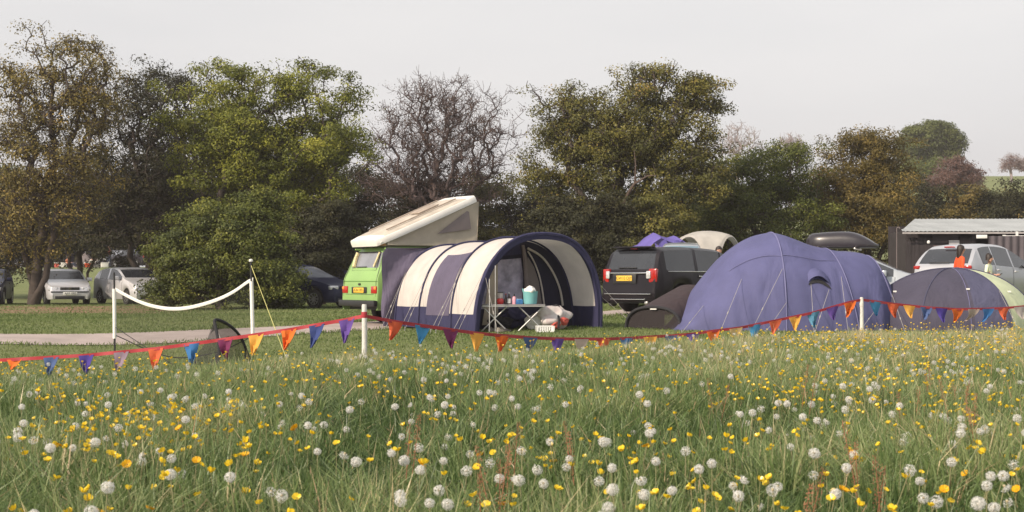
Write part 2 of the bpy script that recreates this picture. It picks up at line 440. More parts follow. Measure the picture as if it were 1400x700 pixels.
# dark car at the very edge
DK = dict(HATCH, paint=M['navy_paint'])
c = car('hatchback_car', 'dark blue hatchback cut off at the left edge behind the tree', 'car', at(-19, 51), head_rz(.25, -.97), DK)
front_kit(c, plate='DX05 FNP', band=False)
# navy estate beside the bush, bonnet to the camper van
EST = dict(HATCH, paint=M['navy_paint'], W=1.78, wr=.33, wheels=(1.42, -1.3),
    top=[(2.2, .24), (2.24, .45), (2.2, .66), (2.08, .80), (1.7, .90), (1.3, 1.0), (1.1, 1.06), (0.2, 1.50), (-.2, 1.54), (-1.4, 1.50), (-1.9, 1.42), (-2.12, .98), (-2.2, .86), (-2.22, .5), (-2.2, .26)],
    belt=[(2.3, .62), (2.0, .77), (1.0, .94), (0, .98), (-1.6, 1.0), (-2.1, .96), (-2.3, .7)],
    plan=[(2.3, .72), (2.2, .83), (2.0, .93), (1.6, .985), (.5, 1.0), (-1.4, 1.0), (-2.0, .95), (-2.2, .86)],
    ws=(0.28, 1.12), rw=(-2.14, -1.86, 1.02, 1.42), side=[(-.2, 1.0), (-1.1, -.28), (-1.8, -1.2)], seams=(1.06, -.24, -1.14), handles=(-.1, -1.0), mirror=(.82, 1.02), spokes=9, windscreen_glass=M['glass_sky'])
EST['sill'] = .2
EL = at(407, 45)
c = car('estate_car', 'dark navy car with nine spoke wheels parked between bush and camper van', 'car', EL, head_rz(.86, -.51), EST)
front_kit(c, .68, .46, .64, 2.17, 'YK08 LRU', band=False)

# black people carrier, rear to us
MPV = dict(W=2.0, wr=.36, wheels=(1.55, -1.52), paint=M['black_paint'], wf=.88, tum=.22, sill=.24,
    top=[(2.5, .28), (2.55, .5), (2.52, .72), (2.4, .86), (1.95, 1.0), (1.6, 1.10), (1.45, 1.15), (.45, 1.66), (0, 1.73), (-1.0, 1.76), (-2.1, 1.72), (-2.28, 1.66), (-2.46, 1.14), (-2.52, 1.0), (-2.56, .62), (-2.58, .5), (-2.52, .30)],
    belt=[(2.6, .7), (2.3, .85), (1.5, 1.02), (0, 1.08), (-2.2, 1.12), (-2.44, 1.12), (-2.6, .7)],
    plan=[(2.6, .74), (2.5, .85), (2.2, .94), (1.8, .985), (.5, 1.0), (-1.8, 1.0), (-2.3, .975), (-2.48, .93), (-2.6, .90)],
    ws=(.55, 1.45), rw=(-2.46, -2.26, 1.14, 1.66), side=[(.25, 1.3), (-.85, .15), (-2.12, -.95)], seams=(1.4, .2, -.9), handles=(.3, -.75), mirror=(1.15, 1.15), handle_mat=M['chrome'], spokes=7)
hd = Vector((.72, .69)); rear = at(861, 33.6)
c = car('people_carrier', 'black people carrier with its tailgate towards the lawn beside the striped tent', 'car',
        Vector((rear.x + hd.x * 2.5, rear.y + hd.y * 2.5, g1(rear.x + 1.7, rear.y + 1.7))), head_rz(*hd), MPV)
p = c['p']
p('tail_light', M['lamp_red'], (-2.475, .80, .98), (.13, .24, .36), rotZ(-10), .03, both=True)
p('reversing_light', M['lamp_clear'], (-2.565, .70, 1.0), (.05, .13, .2), rotZ(-8), .02, both=True)
p('chrome_strip', M['chrome'], (-2.55, 0, 1.045), (.03, 1.26, .035), None, .008)
pl = p('plate_recess', M['black'], (-2.565, 0.12, .90), (.02, .80, .26), None, .006)
pl = p('number_plate', M['plate_y'], (-2.578, .12, .91), (.02, .54, .14), None, .005)
text(pl, 'plate_text', 'GW10 OJY', .115, (-2.5895, .12, .91), (R(90), 0, R(-90)), M['ink'])
p('bumper_strip', M['chrome'], (-2.595, 0, .50), (.03, 1.6, .022), None, .006)
p('bumper_strip', M['chrome'], (-2.575, 0, .36), (.03, 1.2, .02), None, .006)
p('brake_light', M['lamp_red'], (-2.31, 0, 1.69), (.05, .22, .035), rotY(18), .006)
p('spoiler', M['black_paint'], (-2.31, 0, 1.715), (.22, 1.36, .035), rotY(10), .012)
p('wiper', M['black'], (-2.47, .1, 1.185), (.03, .62, .025), None, .006)
p('window_trim', M['chrome'], (-.45, .978, 1.088), (3.3, .015, .022), None, .004, both=True)
p('exhaust', M['alu'], (-2.5, -.6, .27), (.12, .1, .08), None, .02)

# silver people carrier on the right, rear left corner to us
SMV = dict(MPV, paint=M['smv'], W=1.9, wr=.34, wheels=(1.45, -1.40), tum=.38,
    top=[(2.32, .26), (2.38, .48), (2.35, .68), (2.24, .82), (1.85, .95), (1.5, 1.05), (1.4, 1.1), (.45, 1.54), (0, 1.66), (-.7, 1.70), (-1.5, 1.66), (-1.85, 1.57), (-2.30, 1.10), (-2.38, .96), (-2.42, .6), (-2.42, .48), (-2.36, .28)],
    belt=[(2.4, .66), (2.2, .82), (1.4, .96), (0, 1.02), (-2.0, 1.1), (-2.3, 1.08), (-2.5, .66)],
    plan=[(2.4, .74), (2.3, .85), (2.1, .94), (1.7, .985), (.5, 1.0), (-1.7, 1.0), (-2.15, .96), (-2.36, .9), (-2.45, .87)],
    ws=(.42, 1.36), rw=(-2.31, -1.86, 1.1, 1.56), side=[(.15, 1.25), (-.95, .08), (-1.75, -1.0)], seams=(1.3, .1, -1.04), handles=(.25, -.85), mirror=(1.0, 1.08), mirror_mat=M['black'], handle_mat=M['silver2'])
hd = Vector((.72, .69)); rear = at(1288, 36.0)
c = car('people_carrier', 'silver people carrier parked behind the two standing figures', 'car',
        Vector((rear.x + hd.x * 2.35, rear.y + hd.y * 2.35, g1(rear.x + .5, rear.y + .5))), head_rz(*hd), SMV)
p = c['p']
p('tail_light', M['lamp_red'], (-2.30, .76, 1.0), (.17, .20, .10), rotZ(-16), .03, both=True)
p('brake_light', M['lamp_red'], (-1.90, 0, 1.575), (.05, .32, .03), rotY(20), .006)
p('wiper', M['black'], (-2.32, .1, 1.13), (.03, .6, .025), None, .006)
pl = p('number_plate', M['plate_y'], (-2.43, 0, .80), (.02, .54, .13), None, .005)
text(pl, 'plate_text', 'LN60 VCE', .115, (-2.442, 0, .80), (R(90), 0, R(-90)), M['ink'])
p('bumper_strip', M['black'], (-2.44, 0, .46), (.03, 1.5, .05), None, .012)

# blue grey car with the roof box behind the big violet tent
RB = dict(EST, paint=M['steel'], glass=M['glass'], tum=.27)
RB['top'] = [(x, z * 1.03) for x, z in EST['top']]
rbl = at(1167, 31.5)
c = car('estate_car', 'blue grey car under a black roof box behind the large violet tent', 'car', rbl, head_rz(.93, -.36), RB)
front_kit(c, .68, .46, .64, 2.17, 'SD09 WXE', band=False)
for xx in (.1, -.85): c['p']('roof_bar', M['alu'], (xx, 0, 1.62), (.05, 1.3, .045), None, .01)
# roof box: a rounded pod, its own thing
rb = empty('roof_box', rbl, head_rz(.93, -.36), 'long black roof box carried on the blue grey car', 'roof box')
b = MB(); G = []
for i in range(21):
    t = i / 20; x = -1.15 + 1.75 * t
    w = .40 * min(1, (1 - abs(2 * t - 1) ** 5)) ** .5 + .001; h = (.30 + .06 * math.sin(math.pi * t)) * min(1, (1 - (max(0, (t - .55) / .45)) ** 2.2)) * min(1, .55 + 7 * t); h = max(h, .03)
    G.append([(x, w * math.copysign(abs(math.cos(a)) ** .55, math.cos(a)), 1.70 + (h * abs(math.sin(a)) ** .6 if a <= math.pi else -.06 * abs(math.sin(a)) ** .6)) for a in [2 * math.pi * k / 24 for k in range(25)]])
b.grid(G); b.build('lid', mat('roof_box_shell', (.022, .018, .024), .32, 0, .15, 5, coat=.3), rb, sharp=60)
b = MB(); b.box((-.28, -.36, 1.70), (1.3, .012, .02)); b.build('lid_seam', M['black'], rb)
for xx in (-.85, .1):
    b = MB(); b.box((xx, 0, 1.655), (.07, .5, .05)); b.build('clamp', M['black'], rb, bevel=.01)

# white car with its tailgate up, beyond the black one
WC = dict(HATCH, paint=M['white_paint'], W=1.8)
WC['top'] = [(x * 1.06, z * 1.31) for x, z in HATCH['top']]; WC['belt'] = [(x * 1.06, z * 1.31) for x, z in HATCH['belt']]
WC.update(rw=None, glass=M['glass'])
wl = at(884, 40)
c = car('estate_car', 'white car whose roof shows above the black people carrier', 'car', wl, head_rz(-.15, .99), WC)
front_kit(c, .7, .5, .62, 2.12, 'HG58 TYM', band=False)
# little blue van beyond it, only the top of its rear window in view
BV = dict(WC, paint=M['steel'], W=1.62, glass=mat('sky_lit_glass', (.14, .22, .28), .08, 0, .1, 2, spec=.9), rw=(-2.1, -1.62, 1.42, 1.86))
BV['top'] = [(x, z * 1.07) for x, z in WC['top']]; BV['belt'] = [(x, z * 1.07) for x, z in WC['belt']]
c = car('small_van', 'small blue grey van with a pale rear window beyond the white car', 'van', at(931, 44), head_rz(.12, .99), BV)
c['p']('tail_light', M['lamp_red'], (-2.08, .62, 1.2), (.1, .12, .3), None, .02, both=True)

# dark car among the campers far off
c = car('hatchback_car', 'dark car with red tail lamps parked beside the campers far off', 'car', at(184, 103), head_rz(-.8, .6), dict(EST, paint=M['black_paint'], glass=M['glass']))
c['p']('tail_light', M['lamp_red'], (-2.16, .68, .9), (.12, .24, .2), None, .03, both=True)
c = car('estate_car', 'dark car parked nose on behind the standing camper', 'car', at(157, 106), head_rz(.2, -.97), dict(EST, paint=M['black_paint']))
front_kit(c, .68, .46, .64, 2.17, 'FP07 OEC', band=False)

# ------------------------------------------------------------------ green camper van
fw = Vector((.82, .57)); lf = Vector((-.57, .82))
corner = Vector(((518 - 700) / F * 27.6, 27.6)); VS = .93
vc = corner + fw * 2.25 * VS + lf * .90 * VS
VAN = dict(W=1.84, wr=.33, wheels=(1.30, -1.16), paint=M['lime_paint'], tum=.20, wf=.80, sill=.34, smooth=1,
    top=[(2.2, .42), (2.27, .7), (2.24, 1.0), (2.16, 1.15), (1.62, 1.78), (1.45, 1.84), (0, 1.88), (-1.75, 1.86), (-1.95, 1.80), (-2.12, 1.36), (-2.24, 1.12), (-2.27, .95), (-2.28, .58), (-2.26, .44)],
    belt=[(2.3, 1.0), (2.1, 1.14), (0, 1.16), (-2.1, 1.16), (-2.3, 1.0)],
    plan=[(2.3, .86), (2.2, .93), (2.0, .98), (1.5, 1.0), (-1.8, 1.0), (-2.1, .985), (-2.24, .96), (-2.3, .94)],
    ws=(1.66, 2.12), rw=(-2.14, -1.98, 1.27, 1.72), side=[(.75, 1.7), (-.55, .65), (-1.6, -.65)], seams=(1.75, .7, -.6), handles=(.85,), mirror=(1.75, 1.25), spokes=5, glass=M['glass'])
c = car('camper_van', 'leaf green camper van with raised pop-up roof behind the striped tent', 'camper van', Vector((vc.x, vc.y, g1(vc.x, vc.y))), head_rz(*fw), VAN)
root = c['root']; root.scale = (VS, VS, VS); p = c['p']
for o in root.children:
    if o.name.startswith('rear_window'): o.data.materials[0] = M['glass_sky']
p('tail_light', M['lamp_red'], (-2.275, .72, .82), (.04, .27, .17), None, .015, both=True)
p('indicator_light', M['lamp_amber'], (-2.285, .79, .86), (.04, .1, .07), None, .01, both=True)
pl = p('plate_surround', M['black'], (-2.285, .0, .81), (.02, .74, .15), None, .01)
pl = p('number_plate', M['plate_y'], (-2.298, .0, .81), (.02, .5, .12), None, .005)
text(pl, 'plate_text', 'A764 HFB', .105, (-2.3095, 0, .81), (R(90), 0, R(-90)), M['ink'])
p('bumper', M['black'], (-2.33, 0, .50), (.12, 1.78, .15), None, .035)
p('swage_line', mat('dark_green_groove', (.08, .2, .03), .5), (-2.262, 0, 1.02), (.012, 1.7, .014), None, .003)
p('tailgate_seam', M['black'], (-2.272, 0, .71), (.012, 1.4, .012), None, .003)
p('tailgate_handle', M['black'], (-2.275, 0, .95), (.03, .10, .05), None, .01)
p('wiper', M['black'], (-2.135, .15, 1.36), (.03, .5, .02), rotY(15), .005)
p('roof_gutter', M['lime_paint'], (-.2, .735, 1.79), (3.6, .05, .035), None, .012, both=True)
for sgn in (1, -1):                                  # cooling vents behind the rear pillars
    b = MB()
    for k in range(7): b.box((-1.82 - .005 * k, sgn * (.885 - .012 * k), 1.27 + .06 * k), (.24 - .012 * k, .03, .038), 0, Matrix.Rotation(R(11 * sgn), 3, 'X'))
    b.build('air_vent', M['black'], root)
cur_m = mat('striped_curtain', (.62, .52, .30), .8, 0, .3, 30)
for P_, r_ in (([(-2.165, -.50, 1.36), (-2.09, -.53, 1.55), (-2.02, -.53, 1.70)], .03), ([(-2.16, .50, 1.36), (-2.085, .55, 1.55), (-2.02, .55, 1.70)], .05)):
    b = MB(); b.tube(P_, r_, 6); b.build('window_curtain', cur_m, root)
b = MB()
b.tube([(-2.148, -.60, 1.275), (-2.148, .60, 1.275), (-2.005, .545, 1.715), (-2.005, -.545, 1.715), (-2.148, -.60, 1.275)], .014, 6); b.build('window_seal', M['black'], root)
for sgn in (1, -1):
    b = MB(); b.tube([(-2.275, sgn * .80, .66), (-2.27, sgn * .80, 1.0), (-2.22, sgn * .79, 1.16), (-2.13, sgn * .74, 1.38), (-1.99, sgn * .68, 1.76)], .007, 4); b.build('tailgate_gap', M['black'], root)
# pop-up roof
H0 = Vector((-1.98, 0, 1.93)); ang = R(22.5); Lr = 2.75
Mx = Matrix.Translation(H0) @ Matrix.Rotation(-ang, 4, 'Y')
b = MB(); b.M = Mx; G = []
for i in range(13):
    t = i / 12; x = -.18 + (Lr + .2) * t; w = .72 + .03 * math.sin(math.pi * t) - .10 * max(0, .12 - t) / .12
    e = .05 * (min(1, t * 8) * min(1, (1 - t) * 8))
    G.append([(x, -w, -.02), (x, -w - .015, .05), (x, -w + .01, .135), (x, -w + .05, .15 + e * .2), (x, 0, .16 + e * .7), (x, w - .05, .15 + e * .2), (x, w - .01, .135), (x, w + .015, .05), (x, w, -.02)])
b.grid(G, lambda i, j: 1 if 2 <= j <= 5 and 0 < i < 11 else 0)
b.add([G[0][k] for k in range(9)], [tuple(range(9))]); b.add([G[-1][k] for k in range(9)], [tuple(range(9))[::-1]])
b.box((Lr / 2 - .1, 0, .03), (Lr, 1.36, .03))
rf = b.build('pop_up_roof', [M['fibre'], M['fibre_top']], root, bevel=.008)
b = MB(); b.M = Mx
for k in (-.42, .42): b.box((1.35, k, .215), (2.1, .05, .03), 0)
b.box((1.7, 0, .225), (.6, .5, .03)); b.build('roof_hatch', mat('roof_hatch_plastic', (.33, .27, .22), .6, 0, .2), rf, bevel=.01)
b = MB()
for sgn in (1, -1):
    bx_ = [(-1.9, 1.90), (.52, 1.90), (.62, 2.93), (-1.9, 1.97)]
    n = 12; G = []
    for i in range(n + 1):
        t = i / n; x0 = -1.9 + 2.5 * t; zt_ = H0.z + (x0 - H0.x) * math.tan(ang) - .02
        G.append([(x0 + .06 * q * t, sgn * (.70 - .035 * math.sin(math.pi * q) * (1 if i % 4 else .3)), 1.88 + (zt_ - 1.88) * q) for q in (0, .25, .5, .75, 1)])
    b.grid(G, 0)
G = [[(.60 + .06 * q, y, 1.88 + (H0.z + (2.58) * math.tan(ang) - 1.9) * q) for q in (0, .5, 1)] for y in (-.7, -.3, 0, .3, .7)]
b.grid(G, 0)
cv = b.build('roof_canvas', M['canvas'], root)
for sgn in (1, -1):
    b = MB(); b.add([(-.55, sgn * .715, 2.16), (.42, sgn * .715, 2.30), (.36, sgn * .715, 2.72), (.30, sgn * .715, 2.74)], [(0, 1, 2, 3)]); b.build('canvas_window', M['canvas_d'], cv)
b = MB(); b.add([(-1.915, -.66, 1.86), (-1.915, .66, 1.86), (-1.95, .62, 1.97), (-1.95, -.62, 1.97)], [(0, 1, 2, 3)])
b.build('rear_canvas', M['canvas_o'], root)
# ------------------------------------------------------------------ striped tunnel tent
TA = R(32)
tl = Vector(((650 - 700) / F * 24.3, 24.3)); latv = Vector((math.cos(TA), math.sin(TA)))
HWD, HT = 1.46, 1.86
tc_ = tl + latv * HWD
tz = g1(tc_.x, tc_.y)
tent = empty('tunnel_tent', (tc_.x, tc_.y, tz), TA, 'cream and navy striped tunnel tent with open front and table inside', 'tent')
def arch(a, s, k=1.0, hk=1.0):
    """a 0..pi from right foot over the top to the left foot, s metres back along the tunnel"""
    c_, s_ = math.cos(a), math.sin(a)
    return Vector((HWD * k * math.copysign(abs(c_) ** .82, c_), s, HT * k * hk * abs(s_) ** .86))
NA = 48
def hs(s): return 1 - .02 * s          # the tunnel lowers a little towards the van
hoops = [0.0, .95, 2.3, 3.35]
Gs = []; srow = []
s_list = []
for a, b_ in zip(hoops, hoops[1:]): s_list += [a + (b_ - a) * k / 6 for k in range(6)]
s_list.append(hoops[-1])
for s in s_list:
    j = max(q for q in range(len(hoops)) if hoops[q] <= s + 1e-6); q = 0 if j == len(hoops) - 1 else (s - hoops[j]) / (hoops[j + 1] - hoops[j])
    sagk = 1 - .022 * math.sin(math.pi * q)
    lean = -.16 * (1 - ss(0, .9, s))               # the front hoop leans forward
    row = []
    for i in range(NA + 1):
        a = math.pi * i / NA; p_ = arch(a, s, sagk, hs(s)); p_.y += float(lean) * (p_.z / HT)
        row.append(p_)
    Gs.append(row); srow.append(s)
def cloth(i, j):
    z = Gs[i][j].z; s = (srow[i] + srow[i + 1]) / 2
    if s < .10: return 1
    if j >= NA - 9 and z < .44 or j < 9 and z < .44: return 1
    return 0
b = MB(); b.grid(Gs, cloth); b.build('canopy', [M['cream'], M['navy']], tent, sharp=80)
# side window of dark cloth in the second bay from the back
b = MB(); G = []
for s in [1.05 + .98 * k / 8 for k in range(9)]:
    row = []
    for i in range(10):
        a = math.pi * (1 - .035 - .27 * i / 9); p_ = arch(a, s, 1.006 - .022 * math.sin(math.pi * (s - .95) / 1.35), hs(s)); row.append(p_)
    G.append(row)
b.grid(G); b.build('side_window', M['mauve'], tent)
for s in hoops:
    b = MB(); pts = []
    for i in range(NA + 1):
        p_ = arch(math.pi * i / NA, s, 1.008, hs(s)); p_.y += -.16 * (1 - float(ss(0, .9, s))) * p_.z / HT; pts.append(p_)
    b.tube(pts, .038 if s == 0 else .022, 6); b.build('pole_sleeve', M['navy'], tent)
# navy hem hanging inside the front hoop
b = MB(); G = []
for i in range(NA + 1):
    a = math.pi * i / NA; p0 = arch(a, 0, 1.0); p1 = arch(a, 0, .95); 
    for p_ in (p0, p1): p_.y += -.16 * p_.z / HT - .02
    G.append([p0, p1])
b.grid(G); b.build('front_hem', M['navy'], tent)
# inner partition with doorway and clear window, just inside the second hoop
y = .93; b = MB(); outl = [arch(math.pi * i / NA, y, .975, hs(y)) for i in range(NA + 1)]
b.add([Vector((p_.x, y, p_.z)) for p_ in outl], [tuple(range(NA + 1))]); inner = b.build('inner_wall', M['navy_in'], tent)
def flat(nm, P_, m_, dy): 
    b = MB(); b.add([(x_, y - dy, z_) for x_, z_ in P_], [tuple(range(len(P_)))]); return b.build(nm, m_, inner)
flat('vinyl_window', [(-.86, .40), (.16, .40), (.20, 1.02), (.14, 1.42), (-.34, 1.38), (-.66, 1.05)], mat('grey_vinyl_window', (.27, .25, .34), .2, 0, .5, 5, .7, 7), .02)
flat('door_flap', [(-.78, .08), (-.40, .08), (-.42, 1.30), (-.58, 1.22)], M['canvas'], .03)
b = MB(); b.tube([(.22, y - .08, .55), (.23, y - .10, .95), (.20, y - .10, 1.35), (.17, y - .05, 1.68)], [.03, .05, .05, .03], 8); b.build('rolled_door', M['canvas_d'], inner)
b = MB(); b.tube(chaikin([(.28, y - .06, 1.56), (.42, y - .06, 1.38), (.56, y - .06, 1.08), (.64, y - .06, .75), (.68, y - .06, .45)], 3), .018, 6); b.build('door_binding', M['cream'], inner)
b = MB(); b.tube(chaikin([(.28, y - .06, 1.62), (.64, y - .06, 1.46), (.92, y - .06, 1.12), (1.08, y - .06, .78), (1.14, y - .06, .45)], 3), .024, 6); b.build('door_binding', M['cream'], inner)
flat('door_curtain', [(.27, .45), (.64, .45), (.56, .95), (.44, 1.25), (.29, 1.45)], M['canvas_d'], .04)
flat('roof_lining', [(-.30, 1.46), (.14, 1.50), (.10, 1.74), (-.05, 1.74)], M['navy'], .03)
# second dark hoop inside
b = MB(); b.tube([arch(math.pi * i / NA, .95, .985) for i in range(NA // 2 + 4)], .035, 6); b.build('inner_pole', M['navy'], tent)
# groundsheet
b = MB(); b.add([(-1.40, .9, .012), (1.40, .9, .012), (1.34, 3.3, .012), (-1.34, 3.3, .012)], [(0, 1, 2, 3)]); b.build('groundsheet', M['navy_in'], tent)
# tunnel sleeve to the van
b = MB(); G = []
for q in range(7):
    t = q / 6; row = []
    for i in range(15):
        u = i / 14
        A = arch(math.pi * (1 - .52 * u), 3.35, .99, hs(3.35))
        Bz = min(1.62, 2.2 * u + .02); B = Vector((-1.55 + .15 * u, 3.42 + .02 * u + .0, Bz))
        B = Vector((-1.72 + max(0, u - .7) * 4.2, 3.46, min(1.66, u / .7 * 1.66)))
        p_ = A.lerp(B, t); p_.y += .05 * math.sin(9 * u + 5 * t); p_.x += .03 * math.sin(14 * u + 3 * t)
        row.append(p_)
    G.append(row)
b.grid(G); b.build('van_sleeve', M['mauve'], tent)
# guy ropes and pegs
def guy(parent, a, g, r=.0038, m='rope', peg=True):
    b = MB(); b.tube([a, g], r, 5)
    mid = Vector(a).lerp(Vector(g), .62)
    b.tube([mid, mid + (Vector(g) - Vector(a)).normalized() * .07], r * 2.6, 6)
    o = b.build('guy_rope', M[m], parent)
    if peg:
        b = MB(); d = (Vector(g) - Vector(a)).normalized(); g_ = Vector(g); b.tube([g_ + Vector((0, 0, .05)), g_ - Vector((0, 0, .05))], .008, 5); b.build('peg', M['alu'], o)
for s, a, out in ((0, .80, 1.1), (.95, .78, 1.0), (2.3, .80, .95), (3.35, .78, .8)):
    A = arch(math.pi * a, s, 1.01, hs(s)); A.y += -.16 * (1 - float(ss(0, .9, s))) * A.z / HT
    for dz, do in ((0, 0), (-.35, -.15)):
        A2 = arch(math.pi * (a + (.07 if dz else 0)), s, 1.01, hs(s))
        guy(tent, A2, (-HWD - (out + do) * .75, s - .55, -.0))
A = arch(math.pi * .16, 0, 1.01); guy(tent, A, (HWD + .8, -.25, 0)); guy(tent, arch(math.pi * .10, 0, 1.01), (HWD + .74, -.3, 0))
guy(tent, (-1.30, -.10, 1.05), (-1.42, -.75, 0)); pass
for xx, r_ in ((-1.30, 1.0), (-1.17, 1.25)):
    b = MB(); b.tube([(xx, -.25, 0), (xx + .02, -.22, r_)], .009, 6); b.build('awning_pole', M['alu'], tent)

def tloc(x, y, z=0):
    """tent coordinates to the world"""
    c_, s_ = math.cos(TA), math.sin(TA)
    X = tc_.x + c_ * x - s_ * y; Y = tc_.y + s_ * x + c_ * y
    return Vector((X, Y, tz + z))
# folding table and what stands on it
TZ = .52
tb = empty('folding_table', at(701, 24.75), R(4), 'low folding camp table with crossed metal legs in tent mouth', 'table')
b = MB(); b.box((0, 0, TZ - .012), (1.22, .55, .022)); b.build('table_top', mat('grey_table_top', (.22, .21, .22), .5, 0, .1), tb, bevel=.006)
for sx in (-.36, .34):
    for sy in (-.2, .2):
        b = MB(); b.tube([(sx - .25, sy, TZ - .03), (sx + .25, sy, .0)] if sy < 0 else [(sx + .25, sy - .36, TZ - .03), (sx - .25, sy - .36, 0)], .014, 8)
        b.build('leg', M['alu'], tb)
b = MB(); b.box((0, -.262, TZ - .03), (1.2, .02, .03)); b.build('table_rail', M['alu'], tb)
def ontable(px): return at(px, 24.72) + Vector((0, 0, TZ))
def lathe_thing(name, label, cat, loc, parts, group=None):
    e = empty(name, loc, rnd.uniform(0, 6), label, cat, group)
    for nm, prof, m in parts:
        b = MB(); b.lathe(prof, (0, 0, 0), 'z', 20); b.build(nm, m, e, sharp=50)
    return e
glassy = mat('clear_jar_glass', (.55, .50, .50), .1, 0, .15, spec=.8)
lathe_thing('jar', 'red lantern jar with clear glass top on the table', 'jar', ontable(684), [
    ('bowl', [(.05, 0), (.066, .02), (.07, .06), (.062, .10), (.045, .115)], mat('red_glass', (.55, .02, .02), .2, 0, .1, coat=.5)),
    ('glass_top', [(.045, .115), (.055, .13), (.055, .22)], glassy), ('lid', [(.06, .22), (.06, .235), (.02, .24)], M['black'])])
lathe_thing('bottle', 'dark sauce bottle standing between the red jar and the white labelled bottle', 'bottle', ontable(691.5), [
    ('glass_body', [(.032, 0), (.034, .09), (.014, .14), (.013, .19)], mat('brown_glass', (.03, .015, .012), .15)), ('cap', [(.015, .19), (.015, .205)], M['lamp_red'])])
lathe_thing('bottle', 'bottle with a plain white label on the table', 'bottle', ontable(696), [
    ('glass_body', [(.032, 0), (.034, .13), (.014, .17), (.013, .21)], mat('dark_bottle_glass', (.04, .02, .02), .15)), ('label_band', [(.0355, .02), (.0355, .11)], M['white_paint']), ('cap', [(.015, .21), (.015, .225)], M['white_paint'])])
lathe_thing('bottle', 'pink squeezy bottle next to the blue carton', 'bottle', ontable(703), [
    ('plastic_body', [(.036, 0), (.038, .10), (.03, .14), (.014, .15)], mat('pink_plastic', (.70, .34, .42), .4)), ('cap', [(.016, .15), (.012, .2)], M['black'])])
e = empty('carton', ontable(710) , .3, 'small blue carton beside the turquoise bucket', 'carton')
b = MB(); b.box((0, 0, .045), (.12, .09, .09)); b.build('box', mat('blue_card', (.06, .22, .50), .6), e, bevel=.006)
b = MB(); b.box((0, 0, .095), (.10, .05, .015)); b.build('flap', mat('pale_blue_card', (.3, .45, .6), .6), e)
bk = lathe_thing('bucket', 'turquoise flexible bucket filled with white cloth at table end', 'bucket', ontable(725), [
    ('tub', [(.118, 0), (.13, .035), (.142, .205), (.150, .245), (.137, .24), (.125, .05)], mat('turquoise_plastic', (.17, .42, .44), .45, 0, .06, 8)), ])
b = MB(); b.tube([(.142 * math.cos(.4), .142 * math.sin(.4), .235), (.147, 0, .29), (.142 * math.cos(-.4), .142 * math.sin(-.4), .235)], .012, 6); b.build('handle', bpy.data.materials['turquoise_plastic'], bk)
def lump(name, label, cat, loc, r, m, seed, parent=None, top=True, squash=(1, 1, .6)):
    bm = bmesh.new(); bmesh.ops.create_icosphere(bm, subdivisions=4, radius=1)
    q = np.random.default_rng(seed); ph = q.random((6, 3)) * 6
    for v in bm.verts:
        n_ = v.co.copy(); k = 1
        for i in range(6): k += .13 / (1 + i * .3) * math.sin(n_.dot(Vector(ph[i] - 3)) * (1 + i * .7) + ph[i][0])
        v.co = Vector((n_.x * squash[0], n_.y * squash[1], n_.z * squash[2])) * r * k
    zmin = min(v.co.z for v in bm.verts)
    for v in bm.verts: v.co.z -= zmin
    me = bpy.data.meshes.new(name); bm.to_mesh(me); bm.free(); me.materials.append(m)
    me.polygons.foreach_set('use_smooth', [True] * len(me.polygons))
    o = link(name, me, parent)
    if parent is None: o.location = loc
    if label: tag(o, label, cat)
    return o
cl = lump('cloth', 'crumpled white cloth in the turquoise bucket', 'cloth', ontable(725) + Vector((0, 0, .16)), .118, M['white_cloth'], 3, squash=(1, 1, .75))
rk = lump('rucksack', 'dark rucksack lying under the left half of the folding table', 'bag', at(684, 25.1), .17, M['black_cl'], 41, squash=(1.2, .8, .8))
rk = lump('rucksack', 'navy rucksack leaning inside the tent behind the folding table', 'bag', at(703, 25.5), .20, M['navy'], 42, squash=(1, .8, 1.0))
# bag on the floor, white tray, shoes
bg = empty('holdall', at(757, 25.0), .4, 'white holdall with red and black patches on the tent floor', 'bag')
o = lump('bag_body', None, None, None, .30, mat('patterned_bag_cloth', (.60, .57, .55), .8, 0, 0, 9, col2=(.46, .38, .38)), 8, bg, squash=(1.0, .7, .72))
b = MB(); b.tube([(-.02, -.26, .05), (-.0, -.25, .22), (.02, -.12, .36), (.03, .05, .40)], .025, 6); b.build('strap', M['black_cl'], bg)
for i, (x, z, m_) in enumerate(((.13, .14, 'red_cl'), (-.04, .08, 'red_cl'))):
    o = lump('patch', None, None, None, .09, M[m_], 20 + i, bg, squash=(1, .5, .9)); o.location = (x, -.19, z - .05)
b = MB(); b.tube([(-.12, -.05, .33), (-.05, -.08, .47), (.08, -.06, .48), (.15, -.03, .34)], .014, 6); b.build('handle', M['black_cl'], bg)
wb = lump('blanket', 'pale rumpled blanket spilling from the tent beside the patterned holdall', 'blanket', at(741, 25.1), .22, M['white_cl'], 14, squash=(1.2, .8, .8))
e = empty('tray', at(745, 24.3), .1, 'white slatted plastic tray on the grass in front of table', 'tray')
b = MB(); b.box((0, 0, .012), (.34, .25, .02))
for sx in (-1, 1): b.box((.165 * sx, 0, .06), (.012, .25, .10))
for sy in (-1, 1):
    for k in range(8): b.box((-.15 + .043 * k, .12 * sy, .06), (.018, .012, .10))
    b.box((0, .12 * sy, .11), (.34, .014, .018))
b.build('basket', M['white_paint'], e)
